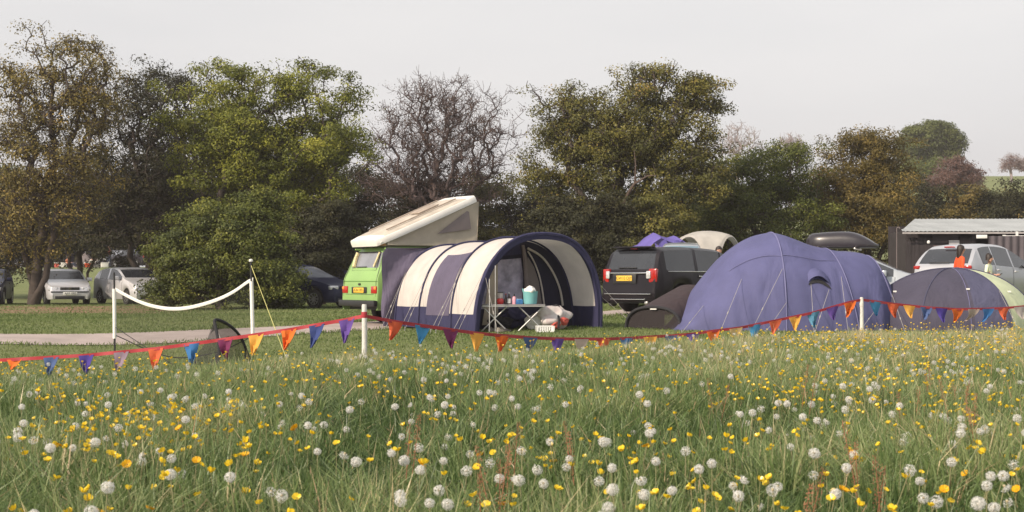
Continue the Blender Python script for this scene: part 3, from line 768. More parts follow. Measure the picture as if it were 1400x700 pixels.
def shoe(px, D, rz, m, label):
    e = empty('shoe', at(px, D), rz, label, 'shoe')
    b = MB(); G = []
    for i in range(9):
        t = i / 8; x = -.13 + .26 * t; w = .045 * (1 - abs(2 * t - 1) ** 4) ** .5 + .004; h = .09 - .05 * t if t > .3 else .095
        G.append([(x, w * math.cos(a), max(.012, h * math.sin(a))) for a in [math.pi * k / 8 for k in range(9)]])
    b.grid(G); b.add(G[0], [tuple(range(9))]); b.add(G[-1], [tuple(range(9))]); b.build('upper', m, e)
    b = MB(); b.box((0, 0, .008), (.27, .09, .016)); b.build('sole', M['black'], e, bevel=.006)
shoe(676, 24.5, .4, M['shoe'], 'black shoe under the left side of the folding table')
shoe(684, 24.35, 1.1, M['canvas'], 'beige shoe on the grass near the black shoes')
shoe(691, 24.55, -.6, M['shoe'], 'black shoe lying turned away behind the beige one')

# ------------------------------------------------------------------ large violet tent
AX = 25.7
sil = [(912, 452), (920, 441), (930, 425), (945, 400), (965, 373), (985, 350), (1010, 329), (1030, 319.5), (1052, 316.5), (1068, 319), (1085, 325), (1105, 333.5), (1125, 339), (1145, 341), (1160, 341), (1180, 344), (1192, 350), (1203, 364), (1214, 381), (1226, 402), (1240, 430), (1246, 446)]
sil = chaikin(sil, 3); sp, sy_ = zip(*sil)
vx = lambda px: (px - 700) / F * AX
vt = empty('dome_tent', (vx(1052), AX, g1(vx(1052), AX)), 0, 'large violet dome tent with long rear tunnel and a hooded vent', 'tent')
vz0 = vt.location.z
def hw(px): return float(np.interp(px, (912, 920, 945, 985, 1030, 1052, 1090, 1125, 1185, 1214, 1246), (1.02, 1.12, 1.30, 1.50, 1.60, 1.62, 1.56, 1.46, 1.42, 1.15, .25)))
def vp(px, a, k=1.0):
    """a = 0 at the foot on our side, pi/2 along the ridge"""
    x = vx(px) - vt.location.x; h = CAMZ - (float(np.interp(px, sp, sy_)) - HY) / F * AX - vz0; h = max(h, .02)
    c_, s_ = math.cos(a), math.sin(a)
    return Vector((x, -hw(px) * k * math.copysign(abs(c_) ** .85, c_) + .35 * max(0, x - 1.2), h * k * abs(s_) ** .9))
PXS = list(np.unique(np.concatenate([np.linspace(912, 1246, 110), [1052, 1126, 1192]])))
YOFF = True
b = MB(); G = []
for px in PXS:
    # the cloth pulls in a little between the poles
    k = 1.0 - .012 * abs(math.sin(math.pi * (px - 912) / 70))
    row = []
    for i in range(65):
        a = math.pi * i / 64; p_ = vp(px, a, 1 - (1 - k) * math.sin(a)); c_ = abs(math.cos(a))
        f = .009 * c_ ** 3 * math.sin(px * .27 + 5 * a + 2 * math.sin(px * .05)) + .012 * (float(vnoise(px * .035, a * 2.2, .5)) - .5) + .018 * (float(vnoise(px * .018 + a, a * 1.1 - px * .008, .35, 9)) - .5) * math.sin(a * 2) ** 2
        row.append(p_ + Vector((0, -math.cos(a), math.sin(a) * .6)) * f)
    G.append(row)
b.grid(G); b.build('flysheet', M['violet'], vt, sharp=80)
for px0, px1, r_ in ((1052, 1052, .015), (1126, 1150, .012), (1188, 1222, .014)):
    b = MB(); b.tube([vp(px0 + (px1 - px0) * (1 - math.sin(math.pi * i / 40)), math.pi * i / 40, 1.004) for i in range(41)], r_, 5); b.build('pole_sleeve', M['violet_l'], vt)
b = MB(); b.tube([vp(985 + (1052 - 985) * i / 12, .9 - .1 * (i / 12), 1.004) for i in range(13)], .006, 4); b.tube([vp(1052 + (1126 - 1052) * i / 12, .82 + .15 * (i / 12) ** 2, 1.004) for i in range(13)], .006, 4); b.build('panel_seam', M['violet_l'], vt)
# vent hood
b = MB(); G = []
def va(px, a, off):
    p_ = vp(px, a, 1.0); n_ = Vector((0, -math.cos(a) * 1.0, math.sin(a) * .6)).normalized(); return p_ + n_ * off
for i in range(13):
    t = i / 12; px = 1083 + 30 * t; e = math.sin(math.pi * t) ** .7
    G.append([va(px, .60 + .13 * e, -.005), va(px, .57 + .11 * e, .06 * e), va(px, .53 + .10 * e, .11 * e), va(px, .50 + .08 * e, .115 * e)])
b.grid(G); hd_ = b.build('vent_hood', M['violet'], vt)
b = MB(); b.add([va(1083 + 30 * i / 12, .475 + .09 * math.sin(math.pi * i / 12) ** .7, .012) for i in range(13)] + [va(1113 - 30 * i / 12, .46 + .055 * math.sin(math.pi * i / 12), .012) for i in range(13)], [tuple(range(26))]); b.build('vent_shadow', M['black_cl'], hd_)  # black strip standing in for the shadow line beneath the hood
pass
def gv(px, a, gpx, gD):
    A = vp(px, a, 1.01); w = at(gpx, gD); guy(vt, A, w - Vector(vt.location))
for px, a, gpx, gD in ((1050, .62, 1026, 22.9), (1052, .25, 1046, 23.0), (998, .62, 984, 23.2), (1129, .66, 1160, 23.1), (1086, .47, 1113, 23.4), (1110, .45, 1114, 23.4), (1205, .6, 1238, 23.6),(950, .6, 932, 23.4)): gv(px, a, gpx, gD)

# ------------------------------------------------------------------ small umber tent at its left end
ut = empty('small_tent', at(893, 25.3), R(-36), 'low umber tent with dark arched mesh door beside the violet tent', 'tent')
def up(a, s): 
    k = 1.0 if s < 1 else 1 - .10 * (s - 1)
    lift = 1 + 1.0 * min(1.0, s / 1.5)
    return Vector((-.62 * math.copysign(abs(math.cos(a)) ** .8, math.cos(a)) * k, s, .44 * abs(math.sin(a)) ** .8 * lift))
b = MB(); b.grid([[up(math.pi * i / 24, s) for i in range(25)] for s in (0, .2, .4, .6, .8, 1.0, 1.2, 1.5)]); b.build('flysheet', M['umber'], ut, sharp=70)
b = MB(); b.add([up(math.pi * i / 24, .02) for i in range(25)], [tuple(range(25))]); b.build('mesh_door', M['net_brown'], ut)
b = MB(); b.tube([up(math.pi * i / 24, -.01) for i in range(25)], .030, 6); b.build('door_binding', M['black_cl'], ut)
b = MB(); b.M = Matrix.Translation((.02, -.02, .40)); b.box((0, 0, 0), (.14, .03, .02)); b.build('door_tab', M['white_cloth'], ut)

# ------------------------------------------------------------------ plum dome with lime side
DX = at(1301, 25.4)
dt = empty('dome_tent', DX, 0, 'low plum brown dome tent with one pale lime panel', 'tent')
RD, DH = 1.93, 1.20
DH = 1.20
base = [Vector(q) for q in ((.66, -1.40), (1.56, -.32), (1.0, 1.25), (-.95, 1.25), (-1.70, -.05), (-1.0, -1.22))]
def dp(c0, u, t):
    """panel c0, u across the panel, t from the ground 0 to the apex 1"""
    P = base[c0].lerp(base[(c0 + 1) % 6], u) * (1 + .07 * math.sin(math.pi * u))
    an = t * math.pi / 2; k = abs(math.cos(an)) ** .97
    return Vector((P.x * k, P.y * k, DH * abs(math.sin(an)) ** .95 * (1 - .03 * math.sin(math.pi * u) * math.sin(math.pi * t))))
for c0, m_ in ((0, 'lime'), (1, 'lime'), (2, 'brown'), (3, 'brown'), (4, 'brown'), (5, 'brown')):
    b = MB(); b.grid([[dp(c0, i / 12, j / 16) for i in range(13)] for j in range(17)], (lambda i, j: 1 if j > 6 else 0) if c0 == 5 else 0)
    b.build('side_panel', [M[m_], M['brown2']], dt, sharp=80, label='pale lime side panel' if m_ == 'lime' else None)
for c0 in range(6):
    b = MB(); b.tube([dp(c0, 0, j / 20) + Vector((0, 0, .006)) for j in range(21)], .012, 5); b.build('pole_sleeve', M['brown2'], dt)
b = MB(); b.tube([dp(5, .54, j / 20) + Vector((0, -.002, .003)) for j in range(21)], .006, 4); b.build('panel_seam', M['violet_l'], dt)
for c0, u, t, gp_, gd in ((4, .2, .36, 1174, 23.7), (0, .02, .45, 1396, 23.0)):
    A = dp(c0, u, t); guy(dt, A, at(gp_, gd) - Vector(DX))
for c0, u, t in ((4, .35, .42), (5, .56, .46), (0, .3, .42)):
    b = MB(); b.box(dp(c0, u, t) * 1.01, (.06, .03, .03)); b.build('guy_tab', M['white_cloth'], dt)

# blue tent behind the camper van, pale tents in the far field
bt = empty('dome_tent', at(462, 59), R(-14), 'dark blue tent with a pale arched window beyond the camper van', 'tent')
b = MB(); b.grid([[Vector((-1.9 + 4.2 * q, -1.5 * math.copysign(abs(math.cos(a)) ** .9, math.cos(a)), (2.15 * (1 - abs(q - .75) ** 2.0) * min(1, 1.1 * q + .35)) * abs(math.sin(a)) ** .9)) for a in [math.pi * k / 20 for k in range(21)]] for q in [k / 14 for k in range(15)]]); b.build('flysheet', M['navy'], bt, sharp=80)
b = MB(); b.M = Matrix.Translation((-1.1, -1.28, .55)) @ Matrix.Rotation(R(-18), 4, 'X'); b.add([(.55 * math.cos(math.pi * k / 12), 0, .8 * math.sin(math.pi * k / 12) ** .7) for k in range(13)], [tuple(range(13))]); b.build('window', M['canvas'], bt)
b = MB(); b.M = Matrix.Translation((-1.1, -1.29, .55)) @ Matrix.Rotation(R(-18), 4, 'X'); b.tube([(.57 * math.cos(math.pi * k / 12), 0, .82 * math.sin(math.pi * k / 12) ** .7) for k in range(13)], .04, 5); b.build('window_binding', M['navy_in'], bt)
greyt = fabric('grey_pink_tent_cloth', (.22, .19, .19), .15, .4)
for i, (px, D, w, h, lab) in enumerate(((419, 108, 1.5, 2.3, 'pale pointed grey tent in the far field, taller of two'), (405, 104, 1.7, 1.6, 'pale grey low tent in the far field beside bush'), (441, 106, 1.8, 1.5, 'grey tent behind the blue tent in the far field'), (117, 110, 1.2, 1.4, 'grey pointed tent behind the seated campers'))):
    e = empty('ridge_tent', at(px, D), .3 * i, lab, 'tent')
    b = MB(); b.grid([[Vector((w * math.cos(a) * (1 - t ** 1.4), w * math.sin(a) * (1 - t ** 1.4), h * t)) for a in [2 * math.pi * k / 8 for k in range(9)]] for t in (0, .2, .4, .6, .8, .97)]); b.build('flysheet', greyt, e)
    b = MB(); b.tube([(0, 0, h * .9), (0, 0, h + .12)], .04, 6); b.build('pole_tip', M['alu'], e)
for i, (px, D, w, h, lab) in enumerate(((92, 112, 2.0, 2.3, 'dark blue camp shelter behind the orange shirted camper'), (131, 111, 2.0, 2.0, 'dark shelter behind the reclining camper'), (67, 112, 1.6, 1.8, 'pale shelter under the left tree'))):
    e = empty('camp_shelter', at(px, D), .2 * i, lab, 'shelter')
    b = MB(); b.grid([[Vector((w * math.copysign(abs(math.cos(a)) ** .7, math.cos(a)), y, h * abs(math.sin(a)) ** .6)) for a in [math.pi * k / 14 for k in range(15)]] for y in (-1.2, -.4, .4, 1.2)]); b.build('canopy', greyt if i == 2 else M['navy'], e)
    b = MB(); b.tube([(w * math.copysign(abs(math.cos(a)) ** .7, math.cos(a)), -1.22, h * abs(math.sin(a)) ** .6) for a in [math.pi * k / 14 for k in range(15)]], .05, 5); b.build('front_pole', M['navy_in'], e)

# violet gazebo and white shelter behind the black car
gb = empty('gazebo', at(906, 45), R(12), 'sagging violet gazebo behind the white car', 'gazebo')
gtop = CAMZ + (HY - 320) / F * 45 - g1(5.3, 45)
b = MB()
b.grid([[Vector((-1.1 + 2.0 * i / 8, -.9 + 1.8 * j / 6, gtop - .42 * (abs(i / 4 - 1) ** 2) - .10 * math.sin(i * 1.7) - .22 * (abs(j / 3 - 1) ** 1.5))) for j in range(7)] for i in range(9)])
b.grid([[Vector((-.6 + 1.0 * i / 8 + .06 * q, -.92 - .03 * q, gtop - .30 - .12 * math.sin(i * 1.7) - .75 * q * (.5 + .5 * math.sin(i * .8 + .5) ** 2))) for q in (0, .35, .7, 1)] for i in range(9)])
b.build('canopy', fabric('bright_violet_cloth', (.16, .13, .42), .2, .6), gb)
for x, y in ((-.95, -.85), (.85, -.85), (.85, .85), (-.95, .85)):
    b = MB(); b.tube([(x, y, 0), (x, y, gtop - .5)], .025, 6); b.build('pole', M['alu'], gb)
b = MB(); b.tube([(-.95, -.9, gtop - .6), (-.2, -.92, gtop - .95), (.3, -.9, gtop - .5)], .02, 5); b.build('guy_rope', M['rope'], gb)
wsx = at(966, 46)
ws_ = empty('event_shelter', wsx, R(45), 'white dome shelter with arched openings behind the black car', 'shelter')
wh = CAMZ + (HY - 315) / F * 46 - wsx.z; hwid = 1.0
def wp(u, v):
    r2 = max(abs(u), abs(v)); 
    z = wh * (1 - .07 * (u * u + v * v) - .36 * u * u * v * v)
    return Vector((u * hwid, v * hwid, z))
b = MB(); n = 16
for si in range(4):
    rot = Matrix.Rotation(math.pi / 2 * si, 3, 'Z'); G = []
    for i in range(n + 1):
        u = -1 + 2 * i / n; zt_ = wh * (1 - .07 * (u * u + 1) - .36 * u * u); zo = (1 - abs(u) ** 2.4) * (wh * .90)
        G.append([rot @ Vector((u * hwid * (1 + .03 * (1 - q)), -hwid * (1 + .06 * (1 - q)), zo + (zt_ - zo) * q)) for q in (0, .33, .66, 1)])
    b.grid(G)
b.grid([[wp(-1 + 2 * i / 12, -1 + 2 * j / 12) for j in range(13)] for i in range(13)])
b.build('canopy', fabric('white_shelter_cloth', (.50, .48, .45), .25, .2), ws_)
for x, y in ((-1, -1), (1, -1), (1, 1), (-1, 1)):
    b = MB(); b.tube([(x * hwid * 1.03, y * hwid * 1.06, 0), (x * hwid, y * hwid, wh * .5)], .03, 6); b.build('leg', M['white_paint'], ws_)

# ------------------------------------------------------------------ court net
NL, NR = at(157, 19.6), at(346.5, 19.2)
nt_ = empty('badminton_net', NL, 0, 'sagging court net between two white sleeved poles', 'net')
Dn = NR - NL
def lp(px, py, D): return pt(px, py, D) - NL
tl0 = lp(157, 392, 19.6); tr0 = lp(346, 378, 19.2)
pole_l = [Vector((0, 0, 0)), lp(156, 371, 19.6)]; pole_r = [Dn.copy(), lp(343, 356, 19.2)]
for P_, s0, s1 in ((pole_l, .27, .82), (pole_r, .24, .80)):
    b = MB(); b.tube(P_, .016, 8); po = b.build('pole', M['black'], nt_)
    b = MB(); a0 = P_[0].lerp(P_[1], s0); a1 = P_[0].lerp(P_[1], s1); b.tube([a0, a1], .029, 10); b.build('sleeve', M['white_cloth'], po)
b = MB(); b.lathe([(.0, 0), (.03, 0), (.03, .03), (0, .04)], pole_r[1], 'z', 10); b.build('pole_cap', M['white_cloth'], nt_)
tape_px = [(158, 394), (172, 402), (190, 411), (210, 417.5), (232, 421), (255, 420), (280, 414), (303, 406), (322, 396), (338, 384), (346, 380)]
tape = [lp(x, y, 19.6 - .4 * (x - 157) / 189) for x, y in tape_px]
low_px = [(158, 457), (172, 463), (190, 472), (210, 480), (232, 487), (255, 488), (280, 484), (303, 479), (322, 470), (338, 462), (346, 458)]
low = [lp(x, y, 19.6 - .4 * (x - 157) / 189) for x, y in low_px]
def smooth_pts(P_, k=4): return [Vector(q) for q in chaikin([tuple(p_) for p_ in P_], 2)]
ts = smooth_pts(tape); lo = smooth_pts(low)
b = MB(); b.grid([[p_ + Vector((0, -.006, .026)), p_ + Vector((0, -.012, 0)), p_ + Vector((0, -.006, -.026))] for p_ in ts]); b.build('top_tape', M['white_cloth'], nt_, solid=.01)
b = MB(); b.tube(lo, .008, 5); b.build('bottom_cord', M['black'], nt_)
b = MB(); b.grid([[p_.lerp(q, k / 4) for k in range(5)] for p_, q in zip(ts, lo)]); b.build('netting', M['net_fine'], nt_)
b = MB(); b.tube([pole_r[1] - Vector((0, 0, .05)), at(394, 18.0) - NL], .005, 5); b.build('guy_rope', M['rope_y'], nt_)
b = MB(); b.tube([tl0 - Vector((0, 0, .6)), at(240, 18.4) - NL], .006, 5); b.build('guy_rope', M['black'], nt_)

# pop-up goal
GO = at(301, 18.0)
go = empty('sports_goal', GO, 0, 'black pop-up mesh goal standing behind the bunting', 'goal')
def gp(px, py, D): return pt(px, py, D) - GO
front = [gp(301, 500, 17.8), gp(300, 482, 17.8), gp(298, 462, 17.85), gp(295, 446, 17.9), gp(292, 435, 17.95), gp(301, 436, 18.1), gp(314, 443, 18.3), gp(325, 453, 18.5), gp(333, 466, 18.65), gp(338, 482, 18.75), gp(343.5, 499, 18.8)]
front[0].z = 0; front[-1].z = g1(front[-1].x + GO.x, front[-1].y + GO.y) - GO.z
back = [gp(253, 500, 18.8), gp(263, 491, 18.8), gp(270, 482, 18.85), gp(277, 473, 18.8), gp(283, 463, 18.7), gp(287, 452, 18.6), gp(289, 445, 18.5), gp(291, 440, 18.5), gp(300, 455, 19.0), gp(306, 475, 19.2), gp(311, 496, 19.3)]
fr = smooth_pts(front); bk_ = smooth_pts(back)
b = MB(); b.grid([[p_.lerp(q, k / 5) - Vector((0, 0, .05 * math.sin(math.pi * k / 5))) for k in range(6)] for p_, q in zip(fr, bk_)]); b.build('goal_net', M['net'], go, sharp=80)
b = MB(); b.tube(fr, .022, 6); b.build('frame', M['black_cl'], go)
for P_ in ([gp(301, 500, 17.79), gp(299, 478, 17.8), gp(284, 499, 18.1)], [gp(344, 500, 18.78), gp(336, 480, 18.7), gp(327, 500, 18.5)], [gp(253, 501, 18.8), gp(266, 488, 18.8), gp(272, 501, 18.6)]):
    b = MB(); b.add(P_, [(0, 1, 2)]); b.build('weight_pocket', M['black_cl'], go)

# ------------------------------------------------------------------ bunting and its posts
FC = {}
def flagmat(n, c): FC[n] = mat(n + '_flag_cloth', c, .8, 0, .10, 9, .15, 60, trans=.35)
for n, c in dict(orange=(.82, .20, .03), coral=(.78, .17, .07), slate=(.10, .16, .36), indigo=(.09, .06, .36), mauve=(.30, .23, .30), blue=(.06, .22, .52), plum=(.25, .04, .14), yellow=(.83, .47, .09), navy=(.05, .08, .26), purple=(.15, .08, .36), sky=(.08, .34, .60), pale=(.55, .45, .40), teal=(.12, .32, .48), grey=(.52, .47, .45), cream=(.70, .52, .25)).items(): flagmat(n, c)
TP = [(-60, 494, 16.4), (20, 489.5, 16), (118, 484, 15.9), (213, 475, 15.75), (308, 462, 15.6), (395, 449, 15.45), (474, 435, 15.3), (498, 430, 15.22), (540, 438, 15.6), (578, 443.5, 15.9), (616, 449, 16.3), (652, 454, 16.7), (686, 457, 17), (725, 460, 17.4), (762, 461.5, 17.8), (795, 462, 18.1), (825, 462, 18.4), (857, 461, 18.7), (889, 459, 19), (918, 457.5, 19.25), (947, 455, 19.5), (975, 451, 19.7), (1010, 447, 20), (1060, 437, 20.5), (1112, 426, 20.9), (1160, 412, 21.3), (1178, 408.5, 21.45), (1220, 414, 22), (1243, 416.5, 22.2), (1266, 419, 22.4), (1308, 421.5, 22.8), (1345, 421, 23.2), (1372, 420, 23.5), (1420, 416, 24)]
tpx = [q[0] for q in TP]
def tp(px): return pt(px, float(np.interp(px, tpx, [q[1] for q in TP])), float(np.interp(px, tpx, [q[2] for q in TP])))
bo = empty('bunting', at(498, 15.22), 0, 'red tape bunting with coloured pennants tied across the posts', 'bunting')
BO = bo.location.copy()
line = [tp(x) - BO for x in np.linspace(-60, 1420, 240)]
b = MB(); b.grid([[p_ + Vector((0, .004 * math.sin(i), .021)), p_ + Vector((0, .006 * math.sin(i * .7), -.021))] for i, p_ in enumerate(line)]); b.build('tape', M['red_tape'], bo, solid=.004)
FL = [(20, 'orange'), (70, 'slate'), (118, 'indigo'), (166, 'mauve'), (213, 'coral'), (262, 'blue'), (308, 'plum'), (350, 'yellow'), (395, 'orange'), (433, 'navy'), (474, 'purple'),
      (540, 'coral'), (578, 'sky'), (616, 'plum'), (652, 'yellow'), (686, 'orange'), (725, 'slate'), (762, 'purple'), (795, 'pale'), (825, 'coral'), (857, 'blue'), (889, 'yellow'), (918, 'slate'), (947, 'purple'), (975, 'orange'), (1006, 'cream'),
      (1032, 'sky'), (1060, 'coral'), (1087, 'yellow'), (1112, 'teal'), (1138, 'purple'), (1162, 'orange'), (1197, 'sky'), (1221, 'coral'), (1243, 'yellow'), (1266, 'slate'), (1287, 'indigo'), (1309, 'orange'), (1331, 'pale'), (1351, 'blue'), (1372, 'coral'), (1394, 'grey')]
for px, n in FL:
    q = 1 if px > 500 else .98
    A = tp(px - 10.6 * q * (16 / float(np.interp(px, tpx, [t[2] for t in TP]))) ** .7) - BO; B = tp(px + 10.6 * q * (16 / float(np.interp(px, tpx, [t[2] for t in TP]))) ** .7) - BO
    hgt = rnd.uniform(.215, .25) * (1.12 if px < 500 else 1.0); sw = rnd.uniform(-.06, .05); fw_ = rnd.uniform(-.10, .08); cu = rnd.choice((-1, 1)) * rnd.uniform(.012, .045)
    if n == 'orange' and px == 20: hgt = .13
    if px in (1331, 1351): sw = -.12
    b = MB(); G = []
    for i in range(7):
        t = i / 6; wv = 1 - t * .86
        row = []
        for j in range(5):
            u = (j / 4 - .5) * wv
            c_ = (A + B) / 2; p_ = c_ + (B - A) * u; p_.z -= hgt * t; p_ += Vector((sw * t * t, fw_ * t * t + cu * math.sin(j * 1.6 + 4 * t) * (.3 + t), 0)); p_.y -= .008
            row.append(p_)
        G.append(row)
    b.grid(G)
    b.build('flag', FC[n], bo, label={'slate': 'slate blue', 'plum': 'dark plum', 'pale': 'pale mauve', 'sky': 'sky blue', 'teal': 'teal blue'}.get(n, n) + ' pennant', solid=.003)
for px, D, h, lab in ((498, 15.2, CAMZ - (414 - HY) / F * 15.2, 'thin whitewashed post with bunting tied near its top, in front of the camper van'), (1178, 21.45, CAMZ - (405 - HY) / F * 21.45, 'whitewashed bunting post in front of the large violet tent')):
    L = at(px, D); e = empty('fence_post', L, .2, lab, 'post', 'posts holding the bunting')
    h -= L.z; b = MB(); b.tube([(0, 0, -.1), (.004, 0, h * .5), (0, 0, h - .02), (0, 0, h)], [.033, .032, .030, .024], 10); b.build('shaft', M['post'], e)
    b = MB(); b.lathe([(.034, h - .16), (.035, h - .15), (.035, h - .10), (.034, h - .09)], (0, 0, 0), 'z', 12); b.build('tape_wrap', M['red_tape'] if px < 1000 else M['grey_wrap'] if 'grey_wrap' in M else M['post'], e)
L = at(-62, 16.45); e = empty('fence_post', L, .2, 'whitewashed bunting post just outside the left edge', 'post', 'posts holding the bunting')
b = MB(); b.tube([(0, 0, -.1), (0, 0, .6)], .036, 10); b.build('shaft', M['post'], e)

# ------------------------------------------------------------------ shed, its fence and a stand pipe
sx0 = (1236 - 700) / F * 46; shz = .5
sh = empty('timber_shed', (sx0, 46, g1(sx0, 46)), R(-2), 'dark timber shed under a pale corrugated lean-to roof', 'shed')
wood = mat('black_stained_boards', (.032, .027, .030), .85, 0, .3, 3, .3, 12)
b = MB(); Hs = CAMZ + (HY - 315) / F * 46 - sh.location.z
nb = 60
for i in range(nb):
    x = .12 + (8.6) * i / nb
    if 1.05 < x < 1.9 or 2.45 < x < 3.0: continue
    b.box((x + .07, .05 + .012 * (i % 2), Hs / 2 - .12), (.137, .03, Hs - .24))
b.box((.1, 1.2, Hs / 2), (.05, 2.3, Hs)); b.box((4.4, 2.4, Hs / 2 + .13), (8.7, .05, Hs + .26)); b.box((8.75, 2.0, Hs / 2), (.05, 4, Hs))
b.box((1.48, .06, Hs - .3), (.9, .04, .4)); b.box((2.72, .06, Hs - .2), (.6, .04, .2)); b.box((2.72, .06, .35), (.6, .04, .75))
b.build('wall', wood, sh)
b = MB(); G = []
for i in range(161):
    x = -.15 + 9.3 * i / 160; zc = .014 * math.sin(2 * math.pi * x / .155)
    f = min(1, max(0, (x + .15) / 1.7))
    G.append([(x, -.35, Hs + zc - .02), (x + .0, -.35 + 4.6 * max(f, .03), Hs + .03 + .60 * max(f, .03) + zc)])
b.grid(G); b.build('roof', mat('corrugated_roof', (.34, .36, .37), .6, .1, .14, 1.2), sh, solid=.012)
b = MB(); b.box((4.5, -.36, Hs - .09), (9.3, .03, .06)); b.build('fascia', mat('grey_fascia', (.34, .32, .32), .7), sh)
b = MB(); b.box((1.30, .03, Hs * .40), (.5, .05, Hs * .75)); b.build('door', mat('grey_brown_door', (.10, .07, .07), .8), sh)
b = MB(); b.box((1.78, -.0, Hs * .45), (.36, .05, Hs * .8)); b.build('door_leaf', mat('white_door_leaf', (.42, .42, .44), .6), sh)
b = MB(); b.box((2.72, .10, Hs * .62), (.5, .02, .62)); wn = b.build('window', M['glass'], sh)
b = MB()
for xx in (2.46, 2.72, 2.98): b.box((xx, .03, Hs * .62), (.045, .06, .7))
for zz in (-.35, .35): b.box((2.72, .03, Hs * .62 + zz), (.56, .06, .045))
b.build('window_frame', mat('worn_brown_frame', (.24, .14, .10), .8), wn)
for i, (xx, z0) in enumerate(((2.92 + .55, .0), (3.35 + .55, .0), (7.2, 0))):
    b = MB(); b.box((xx, -.55, (Hs - .3) / 2), (.09, .09, Hs - .35)); b.build('porch_post', M['white_paint'] if i else wood, sh)
b = MB(); b.box((5.4, -.58, Hs - .24), (4.2, .06, .10)); b.box((5.8, -.58, Hs - .46), (2.9, .05, .07)); b.box((7.3, -.6, Hs - .35), (.12, .08, .6)); b.box((3.35, -.58, Hs - .35), (.10, .07, .36)); b.box((3.80, -.58, Hs - .30), (.07, .07, .5)); b.build('porch_beam', M['white_paint'], sh)
for xx in (.75, 5.1, 6.5):
    b = MB(); b.lathe([(0, 0), (.05, .02), (.06, .07), (.03, .12)], (xx, -.42, Hs - .48), 'z', 12); b.build('wall_lamp', M['white_paint'], sh)
fx = at(1352, 43)
fe = empty('metal_fence', fx, R(-4), 'dark corrugated metal fence in front of the shed on the right', 'fence')
b = MB(); fh = CAMZ + (HY - 322) / F * 43 - fx.z
b.grid([[(-1.1 * 0 + x * .04, .03 * math.sin(x * 1.05), z) for z in (0, fh)] for x in range(130)]); b.build('sheet_panel', mat('grey_plum_sheet', (.085, .072, .085), .6, .2, .15, 2), fe, solid=.01)
for k in range(3):
    b = MB(); b.box((.05 + 2.4 * k, .1, fh / 2), (.09, .09, fh)); b.build('post', wood, fe)
b = MB(); b.box((-.25, -.05, fh - .02), (.35, .05, .12)); b.build('name_board', M['white_paint'], fe, bevel=.01)
pz = at(1226, 45)
e = empty('standpipe', pz, 0, 'thin pale standpipe at the left corner of the dark shed', 'standpipe')
b = MB(); b.tube([(0, 0, 0), (0, 0, 2.35)], .012, 6); b.build('pipe', M['canvas_d'], e)
b = MB(); b.tube([(0, 0, 2.35), (.06, -.03, 2.38), (.10, -.06, 2.33)], .016, 6); b.build('spout', M['canvas_d'], e)

